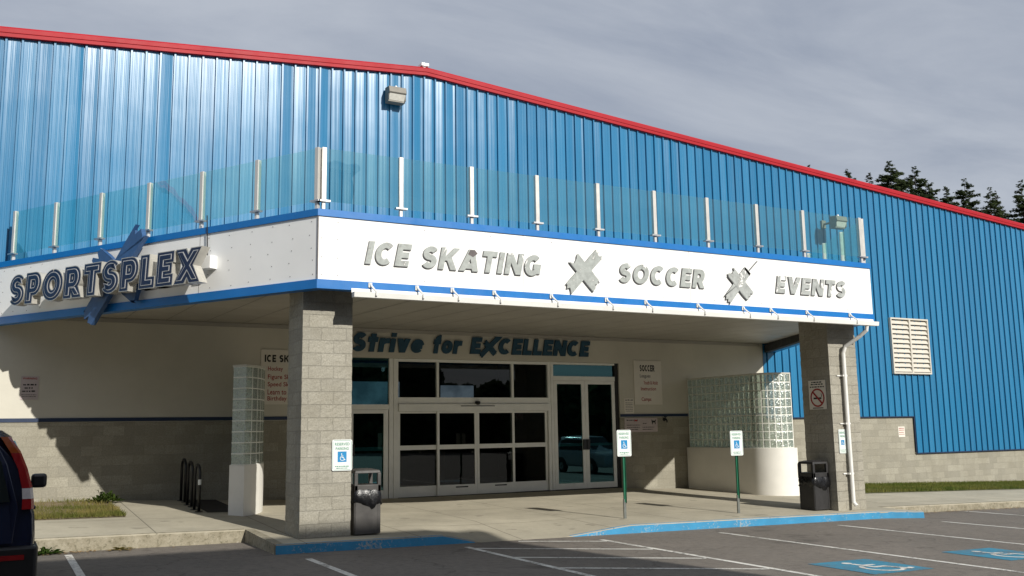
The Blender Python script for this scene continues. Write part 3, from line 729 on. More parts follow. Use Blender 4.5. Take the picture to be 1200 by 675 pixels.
def pillar(x0, x1, y0, y1, z0, z1):
    m = MB(); nz = int((z1-z0)/.05); ns = 12; per = []
    for i in range(ns): per.append((x0 + (x1-x0)*i/ns, y0))
    for i in range(ns): per.append((x1, y0 + (y1-y0)*i/ns))
    for i in range(ns): per.append((x1 - (x1-x0)*i/ns, y1))
    for i in range(ns): per.append((x0, y1 - (y1-y0)*i/ns))
    k = len(per); cx, cy = (x0+x1)/2, (y0+y1)/2
    for j in range(nz+1):
        z = z0 + (z1-z0)*j/nz
        for (x, y) in per:
            e = rnd.uniform(-.006, .004); d = V3((x-cx, y-cy, 0)).normalized(); m.v.append(V3((x, y, z)) + d*e + V3((0, 0, rnd.uniform(-.008, .008))))
    for j in range(nz):
        for i in range(k): m.f.append((j*k+i, j*k+(i+1) % k, (j+1)*k+(i+1) % k, (j+1)*k+i))
    return m.build('pillar', M['pillar'], can)
pillar(4.14, 4.955, 14.50, 15.31, -2.0, 2.29)
pillar(15.60, 16.43, 14.475, 15.29, -2.2, 2.29)

# glass railing on the canopy
rl = thing('glass_railing', (10.4, 14.1, 3.462), 'tall clear glass railing with pale metal posts along the canopy edge', 'railing')
def post(o, u, n):
    o = o - n*.075; z0 = o.z; m = MB()
    m.obox(o + V3((0,0,.585)), u, n, (0,0,1), .075, .075, .87); m.obox(o + V3((0,0,.06)), u, n, (0,0,1), .055, .06, .135)
    p = m.build('post', M['rail'], rl, bevel=.006)
    m = MB().obox(o + n*.02 + V3((0,0,.145)), u, n, (0,0,1), .20, .09, .028); m.build('clip', M['steel'], p)
ZT = 3.463
fx = [.10] + [.11 + 1.2945*k for k in range(1, 9)] + [12.17]
for x in fx: post(C1 + FU*x + V3((0,0,ZT)), FU, FN)
lx = [.09, 1.39, 2.69, 4.04, 5.36, 6.71, 8.02]
for s in lx: post(C1 - UL*s + V3((0,0,ZT)), UL, NL)
rx = [.10, 1.5, 2.84, 4.2, 5.55, 6.9, 8.0]
for s in rx: post(C2 + UR*s + V3((0,0,ZT)), UR, NR)
def pane(o, u, n, a, b):
    m = MB().obox(o + u*((a+b)/2) - n*.06 + V3((0,0,.575)), u, n, (0,0,1), b-a-.02, .010, .86); m.build('glass_panel', M['glassrail'], rl)
for a, b in zip(fx, fx[1:]): pane(C1 + V3((0,0,ZT)), FU, FN, a+.04, b-.04)
for a, b in zip(lx, lx[1:]): pane(C1 + V3((0,0,ZT)), -UL, NL, a+.04, b-.04)
for a, b in zip(rx, rx[1:]): pane(C2 + V3((0,0,ZT)), UR, NR, a+.04, b-.04)

# ------------------------------------------------------------------ raised lettering
def front_word(txt, x0, x1, z0, z1, label, film):
    a = MB(); sign_word(a, txt, (0, 14.03, 0), FU, FN, x0, x1, z0, z1, .003, .024, shear=.20)
    o = tag(a.build('sign_lettering', M['edgegrey']), label, 'lettering', 'raised words on the white canopy fascia')
    b = MB(); sign_word(b, txt, (0, 14.03, 0), FU, FN, x0+.004, x1+.004, z0+.006, z1+.006, .0265, .0275, shear=.20, thin=.018)
    b.build('letter_face', M[film], o); return o
front_word('ICE SKATING', 4.975, 8.255, 2.632, 3.010, 'weathered grey raised letters reading ICE SKATING beside the canopy corner', 'film1')
front_word('SOCCER', 9.845, 11.94, 2.632, 3.005, 'weathered grey raised letters reading SOCCER between the two brush crosses', 'film1')
front_word('EVENTS', 13.72, 15.765, 2.655, 3.015, 'weathered grey raised letters reading EVENTS above the right block pillar', 'film2')
o = [x for x in S.objects if x.name == 'sign_lettering'][0]
MB().prism([(6.80, 2.93), (6.84, 3.005), (6.93, 3.008), (6.98, 2.95), (6.89, 2.885)], (0, 14.03, 0), FU, (0,0,1), FN, .0295, .0305).build('stain_patch', M['filmdark'], o)
def front_cross(sA, sB, label, film, seeds):
    a = MB(); a.prism(stroke(*sA, seeds[0], .30, 1.0), (0, 14.03, 0), FU, (0,0,1), FN, .004, .030); a.prism(stroke(*sB, seeds[1], .30), (0, 14.03, 0), FU, (0,0,1), FN, .005, .031)
    o = tag(a.build('brush_cross', M['edgegrey']), label, 'emblem', 'brush stroke crosses on the canopy fascia')
    b = MB(); off = V3((.010, 0, .012))
    b.prism(stroke(*sA, seeds[0], .30, 1.0), V3((0, 14.03, 0)) + off, FU, (0,0,1), FN, .0315, .0322); b.prism(stroke(*sB, seeds[1], .30), V3((0, 14.03, 0)) + off, FU, (0,0,1), FN, .0328, .0335)
    b.build('face_film', M[film], o); return o
front_cross(((8.77, 2.44), (9.44, 3.13), .20), ((8.90, 3.00), (9.36, 2.52), .24), 'whole grey brush stroke cross between ICE SKATING and SOCCER', 'film1', (3, 4))
o = front_cross(((12.42, 2.43), (12.99, 3.06), .20), ((12.54, 3.00), (13.02, 2.54), .24), 'ragged peeling brush stroke cross between SOCCER and EVENTS', 'film2', (5, 6))
MB().prism(stroke((12.98, 3.02), (13.27, 3.28), .018, 9), (0, 14.03, 0), FU, (0,0,1), FN, .02, .03).build('loose_strip', M['edgegrey'], o)

# arena name in channel letters on the left fascia
sp = thing('channel_letter_sign', C1 - UL*4.9 + V3((0,0,2.35)), 'navy channel letters reading SPORTSPLEX over a blue brush cross', 'sign')
oL = C1.copy()
XA, XB, ZA, ZB = -7.30, -2.11, 2.45, 3.04
k_ = dict(shear=.06, w=.345, gap=.045)
for i in range(10):
    def layer(d0, d1, thin, name, m, par):
        a = MB(); sign_word(a, 'SPORTSPLEX', oL, UL, NL, XA, XB, ZA, ZB, d0, d1, thin=thin, only=i, **k_); return a.build(name, M[m], par)
    lt = layer(.24, .41, 0, 'letter', 'letteredge', sp)
    layer(.4125, .4135, .045, 'letter_face', 'navy', lt); layer(.416, .420, .185, 'neon_outline', 'neon', lt); layer(.4225, .4232, .228, 'letter_core', 'navy', lt)
a = MB(); a.prism(stroke((-5.24, 2.10), (-3.92, 3.56), .34, 11, .45), oL, UL, (0,0,1), NL, .10, .19); a.prism(stroke((-5.12, 3.22), (-3.98, 2.44), .36, 12, .35), oL, UL, (0,0,1), NL, .08, .17); a.build('brush_cross', M['emblem'], sp)
a = MB()
for s in (-7.2, -6.3, -5.4, -4.6, -3.7, -2.8):
    for z in (2.62, 2.9): a.tube([oL + UL*s + V3((0,0,z)), oL + UL*s + NL*.22 + V3((0,0,z))], .012, 6)
a.build('standoff', M['steel'], sp)
a = MB().obox(oL - UL*2.30 + NL*.075 + V3((0,0,2.83)), UL, NL, (0,0,1), .20, .15, .22); bx = a.build('junction_box', M['white'], sp, bevel=.008)
a = MB().tube([oL - UL*2.40 + NL*.03 + V3((0,0,2.94)), oL - UL*2.42 + NL*.03 + V3((0,0,3.3)), oL - UL*2.44 + NL*.03 + V3((0,0,3.66))], .010, 6); a.build('cable', M['inkblack'], sp)

# welcome slogan on the wall over the doors
wl = thing('wall_lettering', (10.6, 21.392, 1.89), 'dark teal letters reading Strive for EXCELLENCE above the entrance doors', 'lettering')
for w_, xa_, xb_, za_, zb_ in (('Strive', 7.28, 9.19, 1.895, 2.355), ('for', 9.36, 10.20, 1.895, 2.345), ('E', 10.40, 10.76, 1.91, 2.335), ('CELLENCE', 11.19, 14.03, 1.915, 2.335)):
    a = MB(); sign_word(a, w_, (0, 21.392, 0), FU, FN, xa_, xb_, za_, zb_, .004, .05, w=.27, shear=.18, gap=.09); a.build('raised_word', M['teal'], wl)
a = MB(); a.prism(stroke((10.70, 1.87), (11.30, 2.42), .125, 21, .25), (0, 21.392, 0), FU, (0,0,1), FN, .006, .058); a.prism(stroke((10.82, 2.23), (11.12, 1.92), .135, 22, .25), (0, 21.392, 0), FU, (0,0,1), FN, .007, .060); a.build('brush_cross', M['teal'], wl)

# ------------------------------------------------------------------ boards and small signs
def plate(name, x0, x1, z0, z1, y, mat, label, cat, t=.012, r=0, group=None):
    m = MB()
    if r:
        pts = []
        for cx, cz, a0 in ((x1-r, z1-r, 0), (x0+r, z1-r, 90), (x0+r, z0+r, 180), (x1-r, z0+r, 270)):
            for k in range(5): t_ = math.radians(a0 + k*22.5); pts.append((cx + r*math.cos(t_), cz + r*math.sin(t_)))
        m.prism(pts, (0, y, 0), FU, (0,0,1), FN, 0, t)
    else: m.box(x0, x1, y-t, y, z0, z1)
    return tag(m.build(name, M[mat]), label, cat, group)
def lines(par, y, rows, mat='inkblack', name='lettering', **k):
    for txt, x0, x1, z0, z1 in rows:
        m = MB(); text(m, txt, (0, y, 0), FU, FN, x0, x1, z0, z1, .001, **k); m.build(name, M[mat], par)
def scribble(par, y, rows, mat='inkgrey', name='fine_print'):
    """rows too small to read: rows of short word-length marks"""
    m = MB()
    for x0, x1, z, h in rows:
        x = x0
        while x < x1:
            w = rnd.uniform(.02, .06)*(h/.02)**.5; w = min(w, x1-x)
            m.box(x, x+w, y-.0012, y-.0006, z, z+h*rnd.uniform(.75, 1)); x += w + h*.55
    return m.build(name, M[mat], par)
NAR = dict(offset=.016, space=1.04)
b = plate('notice_board', 5.16, 6.46, .645, 1.885, 21.39, 'signboard', 'cream ICE SKATING board on the wall half hidden behind the left pillar', 'sign', .02)
m = MB(); sign_word(m, 'ICE SKATING', (0, 21.369, 0), FU, FN, 5.24, 6.36, 1.60, 1.765, .0005, .001, w=.24); m.build('title', M['inkblack'], b)
lines(b, 21.369, [('Hockey', 5.32, 5.66, 1.375, 1.50), ('Figure Skating', 5.32, 6.08, 1.185, 1.32), ('Speed Skating', 5.32, 6.05, 1.02, 1.15), ('Learn to Skate', 5.32, 6.06, .865, .985), ('Birthday Parties', 5.32, 6.15, .70, .83)], 'inkred', 'printed_line', **NAR)
b = plate('notice_board', 15.46, 16.41, .63, 1.85, 21.39, 'signboard', 'cream SOCCER board on the wall right of the glass double doors', 'sign', .02)
m = MB(); sign_word(m, 'SOCCER', (0, 21.369, 0), FU, FN, 15.66, 16.17, 1.55, 1.73, .0005, .001, w=.24); m.build('title', M['inkblack'], b)
lines(b, 21.369, [('Leagues', 15.66, 16.02, 1.35, 1.475)], 'inkgrey', 'printed_line', **NAR)
lines(b, 21.369, [('Youth & Adult', 15.78, 16.27, 1.185, 1.29), ('Instruction', 15.68, 16.20, 1.02, 1.12), ('Camps', 15.69, 16.02, .70, .83)], 'inkred', 'printed_line', **NAR)
b = plate('paper_notice', 15.11, 15.43, .385, .80, 21.39, 'signboard', 'small square paper notice beside the lower corner of the SOCCER board', 'notice', .008)
scribble(b, 21.381, [(15.14, 15.40, .74, .03)] + [(15.15, 15.39, .67 - .045*i, .016) for i in range(6)])
b = plate('rules_sign', 15.10, 16.22, -.12, .262, 21.398, 'signpink', 'wide sign with a crossed dog picture below the blue stripe', 'sign', .012, .03)
scribble(b, 21.385, [(15.17, 15.55, .19, .03), (15.17, 15.62, .06, .02), (15.17, 15.6, 0, .02), (15.2, 15.55, -.06, .02), (15.72, 15.85, .10, .03), (15.7, 16.1, .0, .02), (15.7, 16.05, -.06, .02)], 'inkblack')
m = MB(); m.prism([(.0,.0),(.02,0),(.03,.05),(.09,.05),(.10,0),(.12,0),(.12,.09),(.15,.12),(.12,.13),(.10,.10),(.02,.10),(-.02,.14)], (16.03, 21.384, .085), FU, (0,0,1), FN, 0, .002); m.build('dog_picture', M['inkblack'], b)
m = MB(); m.prism([(0,0),(.06,.02),(.11,.0),(.10,.05),(.03,.06)], (15.42, 21.384, .16), FU, (0,0,1), FN, 0, .002); m.build('red_picture', M['inkred'], b)
b = plate('warning_sign', .37, .69, .745, 1.215, 21.39, 'signpink', 'small pink warning sign on the shaded stucco near the dark blue car', 'sign', .008)
lines(b, 21.381, [('WARNING', .40, .66, 1.15, 1.19)], 'inkred', **NAR)
scribble(b, 21.381, [(.41, .65, 1.03, .03), (.44, .60, .965, .03), (.40, .65, .90, .03), (.39, .66, .835, .012), (.40, .66, .80, .012)], 'inkblack')
b = plate('small_wall_sign', 26.02, 26.33, -.44, -.10, 21.398, 'signboard', 'small white sign with red lines on the block base below the louver', 'sign', .008)
scribble(b, 21.389, [(26.05, 26.30, -.17, .03), (26.05, 26.30, -.23, .03), (26.05, 26.28, -.30, .025), (26.05, 26.30, -.36, .025)], 'inkred')
def parking_plate(x0, x1, z0, z1, y, par, label=None):
    """white plate with green border, words, blue wheelchair panel"""
    if par is None: p = plate('parking_sign', x0, x1, z0, z1, y, 'signwhite', label, 'sign', .008, .03)
    else:
        m = MB(); r = .03; pts = []
        for cx, cz, a0 in ((x1-r, z1-r, 0), (x0+r, z1-r, 90), (x0+r, z0+r, 180), (x1-r, z0+r, 270)):
            for k in range(5): t_ = math.radians(a0 + k*22.5); pts.append((cx + r*math.cos(t_), cz + r*math.sin(t_)))
        p = m.prism(pts, (0, y, 0), FU, (0,0,1), FN, 0, .008).build('plate', M['signwhite'], par)
    w, h = x1-x0, z1-z0; yy = y - .0085; xc = (x0+x1)/2
    m = MB(); e = .012
    for a, b, c, d in ((x0+.03, x1-.03, z0+e, z0+e+.005), (x0+.03, x1-.03, z1-e-.005, z1-e), (x0+e, x0+e+.005, z0+.03, z1-.03), (x1-e-.005, x1-e, z0+.03, z1-.03)): m.box(a, b, yy-.001, yy, c, d)
    m.build('border', M['signgreen'], p)
    m = MB(); text(m, 'RESERVED', (0, yy, 0), FU, FN, x0+w*.14, x1-w*.14, z1-h*.19, z1-h*.10, .001, **NAR); text(m, 'PARKING', (0, yy, 0), FU, FN, x0+w*.18, x1-w*.18, z1-h*.335, z1-h*.245, .001, **NAR); m.build('lettering', M['signgreen'], p)
    s = w*.44; zc = z0 + h*.45
    m = MB().box(xc-s/2, xc+s/2, yy-.0012, yy-.0002, zc-s*.56, zc+s*.56); m.build('blue_panel', M['signblue'], p)
    m = MB(); isa(m, (xc, yy-.0015, zc), FU, (0,0,1), FN, s*.86, 0, .0008); m.build('wheelchair_symbol', M['signwhite'], p)
    scribble(p, yy, [(x0+w*.16, x1-w*.16, z0+h*.13, .014), (x0+w*.22, x1-w*.22, z0+h*.075, .012)], 'signgreen')
    return p
parking_plate(4.635, 4.965, -.60, -.115, 14.488, None, 'white wheelchair parking sign fixed to the left block pillar above a bin')
parking_plate(15.73, 15.945, -.61, -.10, 14.468, None, 'white wheelchair parking sign fixed to the right block pillar beside the downpipe')
def post_sign(x, y, zt, label):
    z0 = pave_z(x, y); t = thing('parking_sign_post', (x, y, z0), label, 'sign post', 'wheelchair parking signs on green posts')
    m = MB(); w = .03
    for (a, b, c, d) in ((-.03, .03, .012, .016), (-.03, -.026, -.012, .012), (.026, .03, -.012, .012)): m.box(x+a, x+b, y+c, y+d, z0+.28, zt)
    m.build('post', M['green'], t)
    m = MB().box(x-.045, x-.022, y-.016, y+.010, z0-.05, z0+.36).box(x-.022, x+.012, y-.012, y-.006, z0-.05, z0+.30); m.build('ground_stake', M['steelpost'], t)
    parking_plate(x-.165, x+.165, zt-.50, zt, y-.016, t)
    m = MB()
    for z in (zt-.06, zt-.44): m.lathe([(.008, 0), (.006, -.006)], (x, y-.026, z), 'y', 8)
    m.build('bolt', M['steel'], t)
M['steelpost'] = surf('galvanised', (.17, .18, .165), .5, .2, 8, metal=.4)
post_sign(10.57, 15.03, -.04, 'green posted wheelchair parking sign standing in front of the glass double doors')
post_sign(13.29, 14.93, -.095, 'green posted wheelchair parking sign standing in front of the curved glass block screen')
# no smoking sign on the inner face of the right pillar
m = MB(); m.box(15.578, 15.588, 14.60, 15.08, .33, .955)
ns = tag(m.build('no_smoking_sign', M['signboard']), 'white no smoking sign with red ring on the shaded pillar face', 'sign')
nu, nn = V3((0, -1, 0)), V3((-1, 0, 0)); no = V3((15.577, 14.84, .58))
m = MB(); K = 28; R0, R1 = .165, .200
ring = [(R1*math.cos(2*math.pi*i/K), R1*math.sin(2*math.pi*i/K)) for i in range(K)]; inn = [(R0*math.cos(2*math.pi*i/K), R0*math.sin(2*math.pi*i/K)) for i in range(K)]
for i in range(K): m.prism([ring[i], ring[(i+1) % K], inn[(i+1) % K], inn[i]], no, nu, (0,0,1), nn, 0, .002)
m.prism([(-.135, .105), (-.105, .135), (.135, -.105), (.105, -.135)], no, nu, (0,0,1), nn, .0021, .003)
m.build('red_ring', M['inkred'], ns)
m = MB(); m.prism([(-.11, -.03), (.11, -.03), (.11, .005), (-.11, .005)], no, nu, (0,0,1), nn, 0, .0015); m.prism([(.115, .01), (.13, .05), (.11, .09), (.10, .085), (.115, .05), (.10, .01)], no, nu, (0,0,1), nn, 0, .0015); m.build('cigarette_picture', M['inkblack'], ns)
m = MB()
for z, a, b in ((.90, -.15, .15), (.855, -.17, .17), (.80, -.2, .2)):
    y = a
    while y < b: w = min(rnd.uniform(.03, .08), b-y); m.prism([(y, 0), (y+w, 0), (y+w, .026), (y, .026)], (15.577, 14.84, z), nu, (0,0,1), nn, 0, .001); y += w + .018
m.prism([(-.15, 0), (.15, 0), (.15, .018), (-.15, .018)], (15.577, 14.84, .35), nu, (0,0,1), nn, 0, .001); m.build('fine_print', M['inkblack'], ns)

# hose tap under the stripe
m = MB().lathe([(.05, 0), (.05, -.02), (.025, -.03), (.025, -.10)], (16.46, 21.395, .215), 'y', 14); m.tube([(16.46, 21.30, .215), (16.46, 21.27, .19), (16.46, 21.26, .13)], .02, 8); m.tube([(16.46, 21.32, .22), (16.46, 21.32, .28)], .012, 6); m.lathe([(.045, 0), (.045, .012)], (16.46, 21.32, .28), 'z', 10)
tag(m.build('wall_tap', M['black']), 'small dark wall tap at the end of the rules sign', 'tap')

# ------------------------------------------------------------------ floodlights
def floodlight(x, z, y, arm, label):
    t = thing('wall_floodlight', (x, y, z), label, 'floodlight', 'floodlights on the blue siding')
    w = .23; P = [(-.02, .20), (-.30, .17), (-.34, .02), (-.24, -.17), (-.02, -.20)]
    yo = y - arm
    m = MB(); m.prism([(a, b) for a, b in P[:3]] + [(-.31, -.01), (-.02, -.02)], (x-w, yo, z), (0,1,0), (0,0,1), (1,0,0), 0, 2*w); m.box(x-w, x+w, yo-.235, yo-.02, z-.205, z-.165); m.box(x-w, x-w+.02, yo-.29, yo-.02, z-.17, z-.012)
    m.box(x+w-.02, x+w, yo-.29, yo-.02, z-.17, z-.012)
    m.build('housing', M['lamp'], t, bevel=.012)
    m = MB(); m.prism([(-.305, -.014), (-.235, -.163), (-.04, -.163), (-.04, -.014)], (x-w+.022, yo, z), (0,1,0), (0,0,1), (1,0,0), 0, 2*w-.044); m.build('lens', M['lens'], t)
    m = MB()
    if arm > .1: m.tube([(x, y+.0, z+.05), (x, yo-.03, z+.05)], .035, 10); m.box(x-.09, x+.09, y-.02, y+.02, z-.08, z+.18)
    else: m.box(x-w+.03, x+w-.03, yo-.03, y, z-.17, z+.17)
    m.build('bracket', M['lamp'], t)
    m = MB().lathe([(.035, 0), (.035, .05), (.02, .07)], (x+.02, yo-.14, z+.185), 'z', 12); m.build('photocell', M['white'], t)
floodlight(8.30, 8.33, 21.33, 0.0, 'grey boxy floodlight high on the siding under the roof ridge')
floodlight(23.15, 6.36, 21.33, .45, 'grey floodlight on an arm seen through the last railing panes')

# ------------------------------------------------------------------ glass block screens
def screen(path_o, label, base_z, top, n_open, dd=(.12, .22), end=True):
    """path_o: outer face points in plan; wall thickness is to the left of the walk"""
    pts = [V3((*p, 0)) for p in path_o]; th = .34
    t = thing('glass_block_screen', (pts[0].x, pts[0].y, base_z), label, 'screen', 'glass block screens beside the doors')
    def off(d):
        out = []
        for i, p in enumerate(pts):
            a = (pts[min(i+1, len(pts)-1)] - pts[max(i-1, 0)]).normalized(); out.append(p + V3((-a.y, a.x, 0))*d)
        return out
    def wall(mb, d0, d1, z0, z1, i0=0, i1=None):
        a, b = off(d0)[i0:i1], off(d1)[i0:i1]; n = len(a); base = len(mb.v)
        for p, q in zip(a, b): mb.v += [V3((p.x, p.y, z0)), V3((p.x, p.y, z1)), V3((q.x, q.y, z1)), V3((q.x, q.y, z0))]
        for i in range(n-1):
            for k in range(4): mb.f.append(tuple(base + v for v in (4*i+k, 4*i+(k+1) % 4, 4*i+4+(k+1) % 4, 4*i+4+k)))
        mb.f += [tuple(base + v for v in (3,2,1,0)), tuple(base + v for v in (4*n-4, 4*n-3, 4*n-2, 4*n-1))]
        return mb
    sg = 1 if n_open > 0 else -1
    wall(MB(), 0, sg*th, base_z - .1, -.573).build('base_wall', M['screenwhite'], t)
    # resample to block width
    q = [0.0]
    for i in range(1, len(pts)): q.append(q[-1] + (pts[i]-pts[i-1]).length)
    nb = max(1, round(q[-1]/.200)); bl = q[-1]/nb; rows_ = 9; rh = (top + .573)/rows_
    def at(s, d):
        s = max(0, min(q[-1]-1e-6, s)); i = 0
        while q[i+1] < s: i += 1
        f = (s - q[i])/(q[i+1]-q[i]); c = off(d); return c[i] + (c[i+1]-c[i])*f
    g = MB(); mo = MB(); d0, d1 = sg*dd[0], sg*dd[1]; gp = .0101
    for j in range(nb):
        for r in range(rows_):
            s0, s1 = j*bl + gp, (j+1)*bl - gp; z0, z1 = -.573 + r*rh + gp, -.573 + (r+1)*rh - gp; sm = (s0+s1)/2; zm = (z0+z1)/2
            A = [at(s0, d0), at(s1, d0), at(s1, d1), at(s0, d1)]; mF = at(sm, d0 - sg*.026); mB_ = at(sm, d1 + sg*.026)
            vs = [(A[0].x, A[0].y, z0), (A[1].x, A[1].y, z0), (A[1].x, A[1].y, z1), (A[0].x, A[0].y, z1), (A[3].x, A[3].y, z0), (A[2].x, A[2].y, z0), (A[2].x, A[2].y, z1), (A[3].x, A[3].y, z1)]
            e = .70
            def inner(P4, m, zz): return [( m.x + (p[0]-m.x)*e, m.y + (p[1]-m.y)*e, zm + (p[2]-zm)*e) for p in P4]
            vs += inner(vs[0:4], mF, zm) + inner(vs[4:8], mB_, zm)
            g.add(vs, [(8,9,10,11), (0,1,9,8), (1,2,10,9), (2,3,11,10), (3,0,8,11), (15,14,13,12), (4,12,13,5), (5,13,14,6), (6,14,15,7), (7,15,12,4), (0,4,5,1), (1,5,6,2), (2,6,7,3), (3,7,4,0)])
    for j in range(nb + (1 if end else 0)):
        a, b = at(j*bl, d0 - sg*.001), at(j*bl, d1 + sg*.001); u = (b-a).normalized(); w = V3((-u.y, u.x, 0))
        mo.obox((a+b)/2 + V3((0,0,(-.573+top)/2)), u, w, (0,0,1), (b-a).length + .004, .020, top+.573)
    for r in range(rows_+1):
        z = -.573 + r*rh; wall(mo, d0, d1, z-.0095, z+.0095)
    g.build('glass_blocks', M['gblock'], t); mo.build('mortar', M['mortar'], t)
    wall(MB(), sg*(dd[0]-.02), sg*(dd[1]+.02), top, top+.035).build('cap', M['capgrey'], t)
    return t
M['capgrey'] = surf('cap_strip', (.55, .54, .48), .5, .1, 6)
arcR = [(17.2, 21.36), (17.2, 20.6), (17.2, 19.9), (17.2, 19.3), (17.2, 18.85)] + [(17.92 - .72*math.cos(math.radians(a)), 18.80 - .74*math.sin(math.radians(a))) for a in range(3, 91, 3)] + [(18.13, 18.06)]
screen(arcR, 'long curved glass block screen on a white base before the right wall', pave_z(17.3, 19)-.02, 1.325, 1)
arcL = [(5.2, 21.36), (4.95, 20.2), (4.80, 19.5), (4.70, 19.05), (4.62, 18.75), (4.55, 18.55), (4.46, 18.37), (4.36, 18.21), (4.24, 18.08), (4.07, 17.94)]
screen(arcL, 'short shaded glass block screen on a white base behind the left pillar', pave_z(4.3, 18.2)-.02, 1.255, -1, (.02, .31), False)

# ------------------------------------------------------------------ bins
def litter_bin(x, y, rot, mat, label):
    t = thing('litter_bin', (x, y, pave_z(x, y)), label, 'bin', 'square litter bins by the pillars'); X, Y, z0 = x, y, pave_z(x, y); w = .215
    m = MB(); m.box(X-w, X+w, Y-w, Y+w, z0+.01, z0+.66)
    body = m.build('body', M[mat], t, bevel=.018)
    m = MB()
    for s in (-1, 1):                                               # raised panel frames on the four sides
        for a, b, c, d in ((-w+.012, w-.012, .02, .055), (-w+.012, -w+.045, .055, .60), (w-.045, w-.012, .055, .60)):
            y0 = Y + s*(w+.005); m.box(X+a, X+b, min(y0, y0-s*.012), max(y0, y0-s*.012), z0+c, z0+d)
            x0 = X + s*(w+.005); m.box(min(x0, x0-s*.012), max(x0, x0-s*.012), Y+a, Y+b, z0+c, z0+d)
    m.build('panel_frame', M[mat], body)
    h = MB(); hz = z0 + .66; ww = w + .008                               # hood with four openings and a domed lid
    for sx in (-1, 1):
        for sy in (-1, 1): cx, cy = X+sx*(ww-.03), Y+sy*(ww-.03); h.box(cx-.03, cx+.03, cy-.03, cy+.03, hz+.002, hz+.30)
    h.box(X-ww, X+ww, Y-ww, Y+ww, hz+.0, hz+.12)
    h.add([(X-ww, Y-ww, hz+.30), (X+ww, Y-ww, hz+.30), (X+ww, Y+ww, hz+.30), (X-ww, Y+ww, hz+.30), (X-ww+.02, Y-ww+.02, hz+.345), (X+ww-.02, Y-ww+.02, hz+.345), (X+ww-.02, Y+ww-.02, hz+.345), (X-ww+.02, Y+ww-.02, hz+.345), (X-.1, Y-.1, hz+.37), (X+.1, Y-.1, hz+.37), (X+.1, Y+.1, hz+.37), (X-.1, Y+.1, hz+.37)],
          [(3,2,1,0),(0,1,5,4),(1,2,6,5),(2,3,7,6),(3,0,4,7),(4,5,9,8),(5,6,10,9),(6,7,11,10),(7,4,8,11),(8,9,10,11)])
    h.build('hood', M[mat], t, bevel=.01)
    r = random.Random(int(x*10)); m = MB(); K = 44; rings = []       # crumpled liner bag folded over the rim
    for (zz, o, amp) in ((.70, .005, .004), (.675, .016, .010), (.62, .022, .020), (.57, .024, .024), (.53, .020, .020), (.51, .008, .012)):
        ring = []
        for k in range(K):
            a = 2*math.pi*k/K; c, s = math.cos(a), math.sin(a); rr = (w+o)/max(abs(c), abs(s)); rr = min(rr, (w+o)*1.30)
            low = max(0, min(1, (.66-zz)/.12)); sag = low*(-.075*max(0, math.cos(a + 1.05))**2 - .022*math.sin(a*5.3 + 1) - .018*math.sin(a*9.1)); rr += low*.012*math.sin(a*11 + zz*40)
            rr += r.uniform(-amp*.3, amp); ring.append(V3((X + c*rr, Y + s*rr, z0 + zz + sag + r.uniform(-.012, .012))))
        rings.append(ring)
    for ring in rings: m.v += ring
    for i in range(len(rings)-1):
        for k in range(K): m.f.append((i*K+k, i*K+(k+1) % K, (i+1)*K+(k+1) % K, (i+1)*K+k))
    m.build('liner_bag', M['bagmat'], t, smooth=True)
    return t
litter_bin(5.245, 14.74, 0, 'binmat2', 'faded dark litter bin with bulging bag beside the left pillar')
litter_bin(15.33, 14.86, 0, 'binmat', 'black litter bin with loose bag in front of the right pillar')

# ------------------------------------------------------------------ bike rack
for i, y in enumerate((19.05, 20.0, 20.95)):
    z = pave_z(3.4, y); x = 3.44 + .03*i
    t = tag(MB().tube([(x, y-.24, z), (x, y-.24, z+.70)] + [(x, y - .24*math.cos(math.radians(a)), z + .70 + .17*math.sin(math.radians(a))) for a in range(15, 180, 15)] + [(x, y+.24, z+.70), (x, y+.24, z)], .028, 10).build('bike_hoop', M['rack'], smooth=True),
        ('black bike hoop nearest the kerb of three, with a pale sticker', 'middle black bike hoop of the three by the shaded block wall', 'black bike hoop closest to the shaded block wall')[i], 'bike rack', 'bike hoops along the wall')
    MB().lathe([(.075, 0), (.075, .012)], (x, y-.24, z+.004), 'z', 16).lathe([(.075, 0), (.075, .012)], (x, y+.24, z+.004), 'z', 16).build('foot_plate', M['rack'], t)
    if i == 0: MB().lathe([(.0305, 0), (.0305, .10)], (x, y-.24, z+.50), 'z', 12).build('sticker', M['signwhite'], t)

